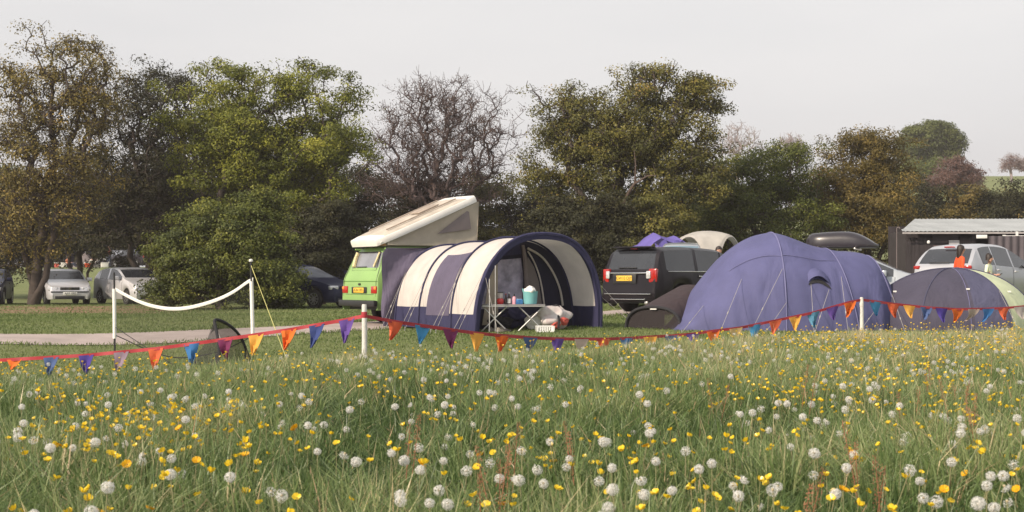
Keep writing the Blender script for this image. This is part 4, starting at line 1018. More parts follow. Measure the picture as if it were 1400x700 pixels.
# ------------------------------------------------------------------ people
def person(name, label, loc, rz, J, body, mats, group=None, hair=None, extra=None):
    """J joint -> (x, y, z, radius); body: list of (a, b, material slot) bones; one skinned surface"""
    root = empty(name, loc, rz, label, 'person', group)
    names = list(J); idx = {n: i for i, n in enumerate(names)}
    me = bpy.data.meshes.new('body'); me.from_pydata([J[n][:3] for n in names], [(idx[a], idx[b]) for a, b, _ in body], [])
    o = link('body_rig', me)
    md = o.modifiers.new('Skin', 'SKIN'); md.use_smooth_shade = True; md.branch_smoothing = .6
    for i, n in enumerate(names):
        sv = me.skin_vertices[0].data[i]; r_ = J[n][3]; r_ = r_ * 1.22 if n in ('head', 'crown', 'chin') else r_; sv.radius = (r_ if not isinstance(r_, tuple) else r_)if isinstance(r_, tuple) else (r_, r_); sv.use_root = (n == 'pelvis')
    o.modifiers.new('Sub', 'SUBSURF').levels = 2; o.modifiers['Sub'].render_levels = 2
    dg = bpy.context.evaluated_depsgraph_get(); dg.update()
    m2 = bpy.data.meshes.new_from_object(o.evaluated_get(dg))
    bpy.data.objects.remove(o)
    m2.materials.clear()
    for m_ in mats: m2.materials.append(m_)
    segs = [(Vector(J[a][:3]), Vector(J[b][:3]), s) for a, b, s in body]
    mi = []
    for p_ in m2.polygons:
        c_ = p_.center; best = (9, 0)
        for A, B, s in segs:
            d = B - A; t = max(0, min(1, (c_ - A).dot(d) / max(1e-9, d.length_squared))); best = min(best, ((c_ - A - d * t).length, s))
        mi.append(best[1])
    m2.polygons.foreach_set('material_index', mi)
    m2.polygons.foreach_set('use_smooth', [True] * len(mi))
    b_ = link('body', m2, root)
    # face and fingers joined into the same body mesh
    b = MB(); H = Vector(J['head'][:3]); hr = J['head'][3] if not isinstance(J['head'][3], tuple) else J['head'][3][0]
    ff = Vector(J.get('_look', (0, 1, 0))[:3]) if False else Vector((0, 1, -.05))
    fd = LOOK.get(label, Vector((0, 1, -.05))).normalized(); sd = fd.cross(Vector((0, 0, 1))).normalized()
    b.tube([H + fd * hr * .85 + Vector((0, 0, .03)), H + fd * hr * 1.18 - Vector((0, 0, .01))], [.008, .016], 6, 0)
    for sg in (-1, 1):
        b.tube([H + sd * sg * hr * .4 + fd * hr * .86 + Vector((0, 0, .025)), H + sd * sg * hr * .4 + fd * hr * .96 + Vector((0, 0, .025))], .011, 6, 1)
        b.tube([H + sd * sg * hr * .93 + Vector((0, 0, -.01)), H + sd * sg * hr * 1.0 + Vector((0, 0, .025))], [.010, .013], 6, 0)
    b.tube([H + fd * hr * .86 + sd * .022 - Vector((0, 0, .048)), H + fd * hr * .92 - Vector((0, 0, .05)), H + fd * hr * .86 - sd * .022 - Vector((0, 0, .048))], .006, 5, 2)
    for sfx in ('l', 'r'):
        if 'hand_' + sfx not in J: continue
        Wp, Hp = Vector(J['wrist_' + sfx][:3]), Vector(J['hand_' + sfx][:3]); d = (Hp - Wp).normalized(); sdv = d.cross(Vector((0, 0, 1)))
        sdv = sdv.normalized() if sdv.length > .2 else Vector((1, 0, 0)); dn = sdv.cross(d)
        for k, ln in enumerate((.055, .065, .06, .048)):
            q0 = Hp + sdv * (.024 - .016 * k); b.tube([q0, q0 + d * ln * .55 - dn * .008, q0 + d * ln * .85 - dn * .035], [.0095, .009, .0075], 6, 0)
        q0 = Wp.lerp(Hp, .4) + sdv * .03; b.tube([q0, q0 + d * .03 + sdv * .02, q0 + d * .06 + sdv * .012 - dn * .02], [.011, .010, .008], 6, 0)
    tmp = b.build('detail', [mats[0], M['hair'], M['lamp_red']], None)
    bm = bmesh.new(); bm.from_mesh(m2); k0 = len(bm.faces); bm.from_mesh(tmp.data)
    bm.faces.ensure_lookup_table()
    n0 = len(m2.materials)
    m2.materials.append(M['hair']); m2.materials.append(mat('lip', (.35, .13, .10), .5))
    for f in bm.faces[k0:]: f.material_index = {0: 0, 1: n0, 2: n0 + 1}[f.material_index]
    bm.to_mesh(m2); bm.free(); bpy.data.objects.remove(tmp)
    if hair:
        G = []; long_ = hair.get('long', 0)
        for i in range(25):
            a = 2 * math.pi * i / 24; row = []
            out = sd * math.cos(a) - fd * math.sin(a); back = max(0, math.sin(a)) ; front = max(0, -math.sin(a))
            low = .02 - .10 * (1 - front) - long_ * (1 - front ** .5) * (.6 + .4 * back) + .03 * front
            for j in range(7):
                t = j / 6
                if t < .6:
                    th = (t / .6) * math.pi / 2; rr = hr * 1.16 * math.sin(th); zz = .02 + .04 * front + (hr * 1.3 - .04 * front) * math.cos(th)
                else:
                    u = (t - .6) / .4; rr = hr * (1.16 + (.10 * u - .22 * u * u * (long_ > 0)) * (1 - front) + .05 * u * math.sin(5 * a)); zz = .02 + (low - .02) * u
                row.append(H + out * rr + Vector((0, 0, zz)) - fd * .012)
            G.append(row)
        b = MB(); b.grid(G); b.build('hair', hair['m'], root, sharp=80)
    if extra: extra(root)
    return root
LOOK = {}
def stand(h=1.66, girl=True, arm=None):
    k = h / 1.70; J = {}
    def s(n, x, y, z, r_): J[n] = (x * k, y * k, z * k, r_ * k if not isinstance(r_, tuple) else tuple(q * k for q in r_))
    s('pelvis', 0, 0, .93, (.155, .115)); s('waist', 0, .0, 1.10, (.135, .105)); s('chest', 0, 0, 1.28, (.155, .115)); s('neck', 0, .0, 1.43, .055); s('chin', 0, .025, 1.515, .065); s('head', 0, .02, 1.60, .088); s('crown', 0, .005, 1.655, .06)
    for sg, n in ((-1, 'l'), (1, 'r')):
        s('shoulder_' + n, .165 * sg, 0, 1.385, .062)
        a = (arm or {}).get(n, ((.235, -.05, 1.10), (.17, .20, 1.02), (.11, .28, 1.04)))
        s('elbow_' + n, a[0][0] * sg, a[0][1], a[0][2], .046); s('wrist_' + n, a[1][0] * sg, a[1][1], a[1][2], .030); s('hand_' + n, a[2][0] * sg, a[2][1], a[2][2], .034)
        s('hip_' + n, .085 * sg, 0, .87, .092); s('knee_' + n, .10 * sg, .02, .48, .056); s('ankle_' + n, .105 * sg, -.02, .08, .04); s('toe_' + n, .115 * sg, .13, .035, .034)
    return J
def bones(J, short=False):
    b = [('pelvis', 'waist', 2), ('waist', 'chest', 1), ('chest', 'neck', 1), ('neck', 'chin', 0), ('chin', 'head', 0), ('head', 'crown', 0)]
    for n in 'lr':
        b += [('chest', 'shoulder_' + n, 1), ('shoulder_' + n, 'elbow_' + n, 1), ('elbow_' + n, 'wrist_' + n, 0 if short else 1), ('wrist_' + n, 'hand_' + n, 0), ('pelvis', 'hip_' + n, 2), ('hip_' + n, 'knee_' + n, 2), ('knee_' + n, 'ankle_' + n, 2), ('ankle_' + n, 'toe_' + n, 3)]
    return b
lab = 'person in orange jersey with long dark hair standing behind the plum tent'
LOOK[lab] = Vector((.35, 1, -.1))
J = stand(1.66)
person('person', lab, at(1313, 33.6), R(-84), J, bones(J), [M['skin'], M['orange_cl'], M['jean'], M['shoe']], hair=dict(long=.15, m=M['hair']))
lab = 'child in pale mint shirt looking down at something in both hands'
LOOK[lab] = Vector((-.1, 1, -.35))
J = stand(1.45, arm={'l': ((.21, -.02, 1.10), (.10, .20, 1.08), (.045, .27, 1.11)), 'r': ((.22, -.02, 1.10), (.12, .20, 1.06), (.055, .27, 1.09))})
pc = at(1352, 32.6)
person('person', lab, pc, R(-128), J, bones(J, True), [M['skin'], M['mint_cl'], M['jean'], M['shoe']], hair=dict(long=0.0, m=M['hair']))
hz = Vector(J['hand_l'][:3]); rz_ = Matrix.Rotation(R(-128), 3, 'Z'); hh = (Vector(J['hand_l'][:3]) + Vector(J['hand_r'][:3])) / 2 + Vector((0, .05, .0))
b = MB(); b.M = Matrix.Translation(pc + rz_ @ hh) @ Matrix.Rotation(R(-128), 4, 'Z') @ Matrix.Rotation(R(30), 4, 'X'); b.box((0, 0, 0), (.07, .12, .012))
o = b.build('phone', M['black'], None, bevel=.004); tag(o, 'small dark phone held by the child in the mint shirt', 'phone')
lab = 'person whose red faced head shows above the roof of the black people carrier'
LOOK[lab] = Vector((-.4, 1, 0))
J = stand(1.72)
L = at(983, 39); L.z = g1(L.x, L.y)
person('person', lab, L, R(160), J, bones(J), [M['skin'], M['red_cl'], M['jean'], M['shoe']], hair=dict(long=.02, m=M['hair']))
# campers on the far grass
def sit(recline=0.0):
    J = {}; 
    def s(n, x, y, z, r_): J[n] = (x, y, z, r_)
    b_ = -recline
    s('pelvis', 0, 0, .14 + .25 * (recline > 0), (.15, .12)); pz_ = J['pelvis'][2]
    s('waist', 0, -.02 + b_ * .15, pz_ + .18, (.14, .11)); s('chest', 0, b_ * .4, pz_ + .36, (.16, .12)); s('neck', 0, .02 + b_ * .6, pz_ + .52, .055); s('chin', 0, .06 + b_ * .65, pz_ + .60, .065); s('head', 0, .05 + b_ * .7, pz_ + .69, .09); s('crown', 0, .03 + b_ * .72, pz_ + .76, .06)
    for sg, n in ((-1, 'l'), (1, 'r')):
        s('shoulder_' + n, .17 * sg, .0 + b_ * .5, pz_ + .47, .06); s('elbow_' + n, .24 * sg, .12 + b_ * .3, pz_ + .24, .045); s('wrist_' + n, .16 * sg, .36, pz_ + .25, .03); s('hand_' + n, .13 * sg, .44, pz_ + .27, .034)
        s('hip_' + n, .09 * sg, .06, pz_ - .01, .09); s('knee_' + n, .12 * sg, .46, pz_ + .26, .058); s('ankle_' + n, .11 * sg, .72, .10, .042); s('toe_' + n, .12 * sg, .88, .06, .035)
    return J
grp = 'campers sitting on the far grass'
for px, D, rz_, lab, ms, rc, hr_ in (
    (92, 101, R(-100), 'person in a peach shirt sitting on the far grass', ['skin', 'peach_cl', 'jean', 'shoe'], 0, 0),
    (107, 101.5, R(80), 'person in black leaning forward, opposite the peach shirted camper', ['skin', 'black_cl', 'black_cl', 'shoe'], 0, .05)):
    LOOK[lab] = Vector((0, 1, -.1)); J = sit(rc); person('person', lab, at(px, D), rz_, J, bones(J), [M[q] for q in ms], grp, hair=dict(long=hr_, m=M['hair']))
lab = 'person in white reclining in a low chair on the far grass'
LOOK[lab] = Vector((0, 1, .1)); J = sit(.5)
cp = at(133, 101); person('person', lab, cp, R(95), J, bones(J, True), [M['skin'], M['white_cl'], M['white_cl'], M['shoe']], grp, hair=dict(long=0, m=M['hair']))
ch = empty('camp_chair', cp, R(95), 'low dark camp chair under the reclining camper', 'chair')
b = MB(); b.grid([[(x, y, z) for x in (-.28, 0, .28)] for y, z in ((.35, .30), (0, .24), (-.2, .32), (-.55, .98))]); b.build('seat', M['navy_in'], ch, solid=.02)
for sx in (-.28, .28):
    b = MB(); b.tube([(sx, .35, .30), (sx, -.25, 0)], .015, 5); b.tube([(sx, -.2, .3), (sx, .3, 0)], .015, 5); b.build('leg', M['alu'], ch)
lab = 'person standing in a red and white top beside dark cars far off'
LOOK[lab] = Vector((.3, 1, 0)); J = stand(1.75)
person('person', lab, at(149, 101), R(150), J, bones(J), [M['skin'], M['red_cl'], M['jean'], M['shoe']], hair=dict(long=0, m=M['hair']))
for i, (px, D, c_, nm, lab) in enumerate(((80, 100.5, 'red_cl', 'cool_box', 'red cool box on the far grass left of the peach shirt'), (86, 100, 'white_cl', 'cool_box', 'white cool box on the far grass beside the red one'), (143, 100, 'white_cl', 'storage_box', 'white storage box at the feet of the standing camper'), (121, 100, 'orange_cl', 'storage_box', 'orange storage box in front of the low chair'))):
    e = empty(nm, at(px, D), .2 * i, lab, 'box'); b = MB(); b.box((0, 0, .17), (.55, .36, .32)); b.build('tub', M[c_], e, bevel=.03); b = MB(); b.box((0, 0, .36), (.58, .39, .06)); b.build('lid', M['white_cl'], e, bevel=.015)
# ------------------------------------------------------------------ ground sheet
def axis(*segs):
    o = []
    for a, b, n in segs: o += list(np.linspace(a, b, n, endpoint=False))
    return np.array(o + [segs[-1][1]])
gx = axis((-420, -80, 14), (-80, -24, 28), (-24, 24, 97), (24, 80, 28), (80, 420, 26)); gy = axis((-40, 0, 10), (0, 40, 81), (40, 120, 81), (120, 340, 60), (340, 700, 12))
X, Y = np.meshgrid(gx, gy); V = np.stack([X, Y, gz(X, Y)], -1).reshape(-1, 3)
nx, ny = len(gx), len(gy); i, j = np.meshgrid(np.arange(nx - 1), np.arange(ny - 1)); q = (j * nx + i).ravel()
loops = np.stack([q, q + 1, q + nx + 1, q + nx], 1).ravel()
m, nt, bs = newmat('grassy_ground'); N = nt.nodes; L_ = nt.links
geo = N.new('ShaderNodeNewGeometry')
def noise_(sc, det=5, rough=.6):
    n_ = N.new('ShaderNodeTexNoise'); n_.inputs['Scale'].default_value = sc; n_.inputs['Detail'].default_value = det; n_.inputs['Roughness'].default_value = rough
    L_.new(geo.outputs['Position'], n_.inputs['Vector']); return n_
def mixc(f, a, b):
    x = N.new('ShaderNodeMix'); x.data_type = 'RGBA'
    if hasattr(f, 'is_linked') or not isinstance(f, float): L_.new(f, x.inputs[0])
    else: x.inputs[0].default_value = f
    for k, c in ((6, a), (7, b)):
        if isinstance(c, tuple): x.inputs[k].default_value = (*c, 1)
        else: L_.new(c, x.inputs[k])
    return x.outputs[2]
def mr(v, a, b, lo=0., hi=1.):
    x = N.new('ShaderNodeMapRange'); x.inputs[1].default_value = a; x.inputs[2].default_value = b; x.inputs[3].default_value = lo; x.inputs[4].default_value = hi
    x.interpolation_type = 'SMOOTHSTEP'; L_.new(v, x.inputs[0]); return x.outputs[0]
def mul(a, b):
    x = N.new('ShaderNodeMath'); x.operation = 'MULTIPLY'; L_.new(a, x.inputs[0]); L_.new(b, x.inputs[1]); return x.outputs[0]
c0 = mixc(mr(noise_(.35).outputs['Fac'], .35, .65), (.125, .165, .055), (.18, .205, .085))
c1 = mixc(mr(noise_(2.6).outputs['Fac'], .4, .7), c0, (.11, .145, .05))
c2 = mixc(mr(noise_(38, 6, .7).outputs['Fac'], .42, .62), c1, (.22, .235, .12))
# leaf litter and bare earth under the trees of the near hedge line
sp_ = N.new('ShaderNodeSeparateXYZ'); L_.new(geo.outputs['Position'], sp_.inputs[0])
band = mul(mr(sp_.outputs['Y'], 35.5, 38), mr(sp_.outputs['Y'], 50, 46)); band = mul(band, mr(sp_.outputs['X'], -8.5, -12.0))
sc_n = noise_(.55, 6, .7).outputs['Fac']
earth = mixc(mr(noise_(9, 6, .7).outputs['Fac'], .4, .62), (.20, .115, .08), (.36, .225, .16))
c3 = mixc(mul(band, mr(sc_n, .38, .56)), c2, earth)
L_.new(c3, bs.inputs['Base Color']); bs.inputs['Roughness'].default_value = .95; bs.inputs['Specular IOR Level'].default_value = .1
bp = N.new('ShaderNodeBump'); bp.inputs['Strength'].default_value = .8; bp.inputs['Distance'].default_value = .05; L_.new(noise_(28, 6, .7).outputs['Fac'], bp.inputs['Height']); L_.new(bp.outputs[0], bs.inputs['Normal'])
tag(link('ground', np_mesh('ground', V, loops, np.full(len(q), 4), m, smooth=True)), kind='structure')

# gravel track
PC = [(-40, 20.5), (-24, 21.2), (-15, 22.3), (-9.8, 23.4), (-6.5, 24.8), (-3.9, 27.0), (-1.5, 30.2), (.8, 33.4), (3.2, 36.8), (7, 40.5), (13, 43.5), (24, 45.5), (40, 46)]
PC = resample(chaikin(PC, 2), .4); PW = 1.25
G = []
for k, p_ in enumerate(PC):
    a = Vector(PC[max(0, k - 1)]); b_ = Vector(PC[min(len(PC) - 1, k + 1)]); d = (b_ - a).normalized(); n_ = Vector((-d.y, d.x))
    G.append([(p_[0] + n_.x * u * (PW + .10 * float(vnoise(k * .4, 3, .8) - .5)), p_[1] + n_.y * u * (PW + .1 * float(vnoise(k * .4, 9, .8) - .5)), g1(p_[0] + n_.x * u * PW, p_[1] + n_.y * u * PW) + .012 + .01 * (1 - u * u)) for u in (-1, -.6, -.2, .2, .6, 1)])
b = MB(); b.grid(G); gm = mat('pale_gravel', (.36, .30, .28), .95, 0, .16, 1.5, .5, 30)
tag(b.build('gravel_path', gm), kind='structure')
PCn = np.array(PC)
def on_path(x, y, w=PW):
    r = np.zeros(len(x), bool)
    for s in range(0, len(x), 20000):
        d = np.min((x[s:s + 20000, None] - PCn[None, ::2, 0]) ** 2 + (y[s:s + 20000, None] - PCn[None, ::2, 1]) ** 2, 1); r[s:s + 20000] = d < w * w
    return r

# ------------------------------------------------------------------ grass
def blades(name, pos, h, w, lean, tint, mt, seed=0, lean_dir=None):
    r = np.random.default_rng(seed); n = len(pos); a = r.random(n) * 2 * np.pi
    d = np.stack([np.cos(a), np.sin(a)], 1); l = r.random(n) * 2 * np.pi if lean_dir is None else lean_dir
    ld = np.stack([np.cos(l), np.sin(l)], 1)
    V = np.zeros((n, 5, 3)); 
    for k, (t, ww) in enumerate(((0, 1), (0, -1), (.55, .75), (.55, -.75), (1, 0))):
        V[:, k, :2] = pos[:, :2] + d * (ww * w / 2)[:, None] + ld * (lean * h * t ** 2)[:, None]
        V[:, k, 2] = pos[:, 2] + h * (t - .35 * np.minimum(lean, 1.2) * t ** 2)
    V[:, :2, 2] -= .02
    b0 = np.arange(n)[:, None] * 5
    lo_ = np.concatenate([b0 + np.array([[0, 1, 3, 2]]), b0 + np.array([[2, 3, 4]])], 1).ravel()
    tot = np.tile([4, 3], n)
    me = np_mesh(name, V.reshape(-1, 3), lo_, tot, mt, np.repeat(tint, 5))
    return link(name, me)
ex, eD = [-60, 0, 250, 498, 800, 950, 1178, 1400, 1500], [12.3, 12.6, 13.4, 14.4, 15.2, 17.2, 19.6, 20.4, 20.6]
def edgeD(x, y): return np.interp(x / y * F + 700, ex, eD)
def meadow_pts(n, d0, d1, seed, pw=1.0, margin=1.2):
    r = np.random.default_rng(seed); u = r.random(n)
    y = (d0 ** pw + u * (d1 ** pw - d0 ** pw)) ** (1 / pw); x = (r.random(n) * 2 - 1) * (.415 * y + margin)
    return x, y
grass_m = tinted('meadow_grass', [(0, (.040, .072, .018)), (.3, (.108, .172, .055)), (.55, (.205, .268, .100)), (.78, (.335, .352, .175)), (.92, (.55, .47, .28)), (1, (.46, .28, .18))], .32, .42, .5)
# thatch and soil under the long grass
b = MB(); b.grid([[Vector((x_, y_, g1(x_, y_) + .006)) for y_ in np.linspace(-3, float(np.interp(x_, [-16, -5.0, -1.7, .9, 5.4, 8.2, 16], [12.3, 12.6, 14.4, 15.2, 19.6, 20.4, 21])) + .5 + .4 * float(vnoise(x_, 3, .8)), 50)] for x_ in np.linspace(-16, 16, 110)])
tag(b.build('meadow_soil', mat('meadow_thatch', (.060, .055, .024), .95, 0, 0, 14, .4, 40, col2=(.12, .105, .05))), kind='structure')
x1, y1 = meadow_pts(165000, 2.2, 21.5, 1, 1.15, 3.6)
xc, yc = meadow_pts(17000, 2.2, 21.5, 12, 1.3, 3.6); nb_ = 21; rt = np.random.default_rng(4)
sg = (.045 + .05 * rt.random(len(xc))); ox = rt.normal(size=(len(xc), nb_)) * sg[:, None]; oy = rt.normal(size=(len(xc), nb_)) * sg[:, None]
x = np.concatenate([x1, (xc[:, None] + ox).ravel()]); y = np.concatenate([y1, (yc[:, None] + oy).ravel()])
ldir = np.concatenate([rt.random(len(x1)) * 6.283, np.arctan2(oy, ox).ravel() + rt.normal(0, .5, ox.size)])
th = np.concatenate([np.full(len(x1), -.12), np.repeat(rt.normal(0, .16, len(xc)), nb_)]); hh_ = np.concatenate([np.full(len(x1), .85), np.repeat(rt.uniform(.7, 1.25, len(xc)), nb_)])
e_ = edgeD(x, y); keep = (y < e_ + .9 + .5 * vnoise(x, y, .5, 4)) & (y > 1.9)
x, y, e_, ldir, th, hh_ = x[keep], y[keep], e_[keep], ldir[keep], th[keep], hh_[keep]
cl1 = vnoise(x, y, .8); cl2 = vnoise(x, y, 2.1, 7); cl3 = vnoise(x, y, .22, 3)
fade = np.clip((e_ + .9 - y) / 2.2, .22, 1)
h = (.11 + .15 * cl1 + .09 * cl2 + .08 * rng.random(len(x))) * hh_ * (.45 + .55 * fade) * np.where(y > 12, .92, 1.0)
w = (.0034 + .0036 * rng.random(len(x))) * (1 + y / 14)
warm = ss(.2, .9, (x / y + .1) * 1.6) * ss(5, 14, y)
ti = np.clip(.10 + .36 * cl1 + .34 * (cl2 - .38) + th + .34 * (rng.random(len(x)) - .35) + .20 * warm + .14 * ss(6, 16, y), 0, .93)
ti = np.where(rng.random(len(x)) < .03 + .05 * warm, .88 + .12 * rng.random(len(x)), ti)
ln = .12 + .8 * rng.random(len(x)) ** 1.5 + .35 * (cl3 > .6)
tag(blades('meadow_grass', np.stack([x, y, gz(x, y)], 1), h, w, ln, ti, grass_m, 3, ldir), kind='stuff')
# mown grass beyond the meadow
lawn_m = tinted('lawn_grass', [(0, (.075, .11, .03)), (.35, (.135, .185, .06)), (.7, (.21, .245, .10)), (1, (.33, .32, .18))], .35, .6, .2)
r = np.random.default_rng(9); n = 300000
y = 9 + (52 - 9) * r.random(n) ** 1.25; x = (r.random(n) * 2 - 1) * (.42 * y + 3.5)
k_ = (y > edgeD(x, y) + .2) & ~on_path(x, y, PW - .16); x, y = x[k_], y[k_]
bd = ss(35.5, 38, y) * ss(50, 46, y) * ss(-8.5, -12, x) > r.random(len(x)) * 1.2
x, y = x[~bd], y[~bd]
h = (.018 + .03 * r.random(len(x)) * (.5 + vnoise(x, y, .7))) * (1 + .012 * (y - 15)); edge_p = on_path(x, y, PW + .35); h = np.where(edge_p, h * 1.9, h)
w = .006 + .00055 * y
ti = np.clip(.15 + .45 * vnoise(x, y, 1.3, 2) + .35 * (vnoise(x, y, 6, 5) - .4) + .35 * (r.random(len(x)) - .4), 0, 1)
tag(blades('lawn_grass', np.stack([x, y, gz(x, y)], 1), h, w, .3 + .6 * r.random(len(x)), ti, lawn_m, 4), kind='stuff')

# ------------------------------------------------------------------ flowers
seed_m = tinted('dandelion_down', [(0, (.55, .50, .42)), (.5, (.84, .83, .80)), (1, (.90, .90, .88))], .55, .8, .1)
stem_m = mat('pale_green_stem', (.12, .15, .05), .6, 0, .2, 20, col2=(.20, .16, .08))
core_m = mat('seed_core', (.38, .32, .20), .8)
yel_m = tinted('buttercup_petal', [(0, (.80, .55, .02)), (1, (.90, .68, .05))], .35, .3, .5)
gold_m = tinted('dandelion_petal', [(0, (.78, .40, .01)), (1, (.85, .52, .02))], .3, .5, .3)
def clock_arrays(seed, n=150, R0=.0195, rays=8, gap=None):
    r = np.random.default_rng(seed); V = []; T = []; tint = []
    for i in range(n):
        zz = 1 - 2 * (i + .5) / n; a = i * 2.399963; d = np.array([math.cos(a) * math.sqrt(1 - zz * zz), math.sin(a) * math.sqrt(1 - zz * zz), zz]) + r.normal(0, .15, 3); d /= np.linalg.norm(d)
        if gap is not None and d @ gap > (.05 if seed % 2 else -.2): continue
        u = np.cross(d, [.3, .5, .8]); u /= np.linalg.norm(u); v = np.cross(d, u); c = d * R0 * (1 + .10 * r.normal())
        for k in range(rays):
            an = 2 * math.pi * (k + r.random() * .6) / rays; e = u * math.cos(an) + v * math.sin(an); f = np.cross(e, d); tip = c + e * .0068 + d * .003
            b0 = len(V); V += [c + f * .0007, c - f * .0007, tip]; T += [b0, b0 + 1, b0 + 2]; tint += [.35 + .6 * r.random()] * 3
        f = np.cross(d, [.1, .7, .2]); f /= np.linalg.norm(f); b0 = len(V); V += [d * .004 + f * .0004, d * .004 - f * .0004, c]; T += [b0, b0 + 1, b0 + 2]; tint += [.5] * 3
    return np.array(V), np.array(T), np.array(tint)
CL = [clock_arrays(1), clock_arrays(2), clock_arrays(3, gap=np.array([.7, -.5, .4])), clock_arrays(4, 75), clock_arrays(8, 110, gap=np.array([-.5, .5, .6])), clock_arrays(9, 40)]
CLlow = clock_arrays(6, 60, .019, 6)
clock_me = []
for k, (V, T, t_) in enumerate(CL): clock_me.append(np_mesh('dandelion_head', V, T, np.full(len(T) // 3, 3), seed_m, t_))
def stem_mesh(h, seed, m_, r0=.0022, core=True):
    q = random.Random(seed); b = MB(); bx_, by_ = q.uniform(-.05, .05), q.uniform(-.05, .05)
    b.tube([(-bx_, -by_, -.03), (-bx_ * .6, -by_ * .6, h * .4), (0, 0, h)], [r0 * 1.2, r0, r0 * .9], 5, 0)
    if core:
        bm_ = MB(); b.lathe([(.001, h - .004), (.005, h), (.0055, h + .003), (.002, h + .006)], (0, 0, 0), 'z', 8, 1)
    me = bpy.data.meshes.new('stem'); me.from_pydata([tuple(p_) for p_ in b.v], [], b.f); me.materials.append(m_); me.materials.append(core_m); me.polygons.foreach_set('material_index', b.m); me.polygons.foreach_set('use_smooth', [True] * len(b.f))
    return me
stems = {}
def stem_for(h, s):
    k = (round(h, 2), s % 3)
    if k not in stems: stems[k] = stem_mesh(k[0], s % 3 + int(k[0] * 100), stem_m)
    return stems[k], k[0]
PXD = [(25,582),(4,598),(37,572),(58,600),(130,601),(147,593),(192,618),(103,605),(229,538),(282,550),(273,538),(258,569),(333,644),(227,609),(232,621),(41,696),(284,696),(269,509),(242,511),(298,507),(307,531),(273,589),(242,641),(130,659),(113,688),
(391,549),(391,573),(419,577),(414,537),(420,544),(470,615),(432,612),(570,516),(611,517),(578,538),(606,535),(617,548),(595,605),(577,638),(605,625),(602,663),(611,680),(565,665),(552,667),(582,684),(640,576),(653,533),(668,533),(676,533),(693,540),(683,648),(696,645),(385,662),(391,668),(653,625),(638,616),(535,586),(521,511),(605,495),(620,499),(643,634),(529,621),(539,615),(486,625),
(704,553),(722,612),(752,599),(775,623),(785,632),(719,647),(823,598),(937,613),(891,623),(884,649),(822,654),(844,662),(869,667),(829,636),(849,685),(927,665),(964,637),(978,627),(1010,670),(998,665),(1043,660),(882,548),(882,588),(772,549),(758,526),(782,527),(789,524),(750,654),(1010,558),(1045,556),(718,505),(703,514),(744,553),(719,634),(872,522),(890,535),(914,530),(959,522),(997,511),
(1077,604),(1112,614),(1125,616),(1149,587),(1137,572),(1109,570),(1094,566),(1229,551),(1304,587),(1296,624),(1223,633),(1255,653),(1246,674),(1286,681),(1341,684),(1353,681),(1373,673),(1363,644),(1374,656),(1349,657),(1344,643),(1056,660),(1143,628),(1182,527),(1201,521),(1152,542),(1164,490),(1186,501),(1199,489),(1234,483),(1246,504),(1258,503),(1277,493),(1315,508),(1373,505),(1362,478),(1391,629),(1397,588),(1343,584),(1161,519),(1365,454)]
dand = []
for px, py in PXD:
    hh = rnd.uniform(.24, .31); D = 8.0
    for _ in range(12): D = (CAMZ - hh - g1((px - 700) / F * D, D)) * F / (py - HY)
    if D < 21: dand.append(((px - 700) / F * D, D, hh))
    else: dand.append(((px - 700) / F * 19.5, 19.5, .2))
q = np.random.default_rng(77); tries = 0
while len(dand) < 820 and tries < 60000:
    tries += 1
    D = 3.4 + 17.5 * q.random() ** .8; x_ = (q.random() * 2 - 1) * (.41 * D + .4)
    if D > edgeD(x_, D) + .2: continue
    if vnoise(x_, D, .9, 21) * .6 + vnoise(x_, D, .35, 22) * .4 < .50 - .10 * min(1, max(0, (D - 8) / 6)) + .16 * q.random(): continue
    if D < 5.5 and q.random() < .55: continue
    dand.append((x_, D, (.13 + .15 * q.random()) * (1.0 if D < 15 else .9)))
dand.sort(key=lambda t: t[1])
for k, (x_, D, h_) in enumerate(dand[:298]):
    me, h_ = stem_for(h_, k)
    o = link('dandelion_clock', me); o.location = (x_, D, g1(x_, D)); o.rotation_euler = (rnd.gauss(0, .09), rnd.gauss(0, .09), rnd.uniform(0, 6.28))
    tag(o, 'white dandelion clock standing in the meadow grass', 'flower', 'dandelion clocks in the meadow')
    hd_ = link('seed_head', clock_me[(0, 1, 3, 0, 2, 1, 4, 3, 5, 0, 1)[k % 11]], o); hd_.location = (0, 0, h_); hd_.rotation_euler = (rnd.uniform(-.4, .4), rnd.uniform(-.4, .4), rnd.uniform(0, 6))
    s_ = rnd.uniform(.70, 1.0); hd_.scale = (s_, s_, s_ * rnd.uniform(.9, 1.0))
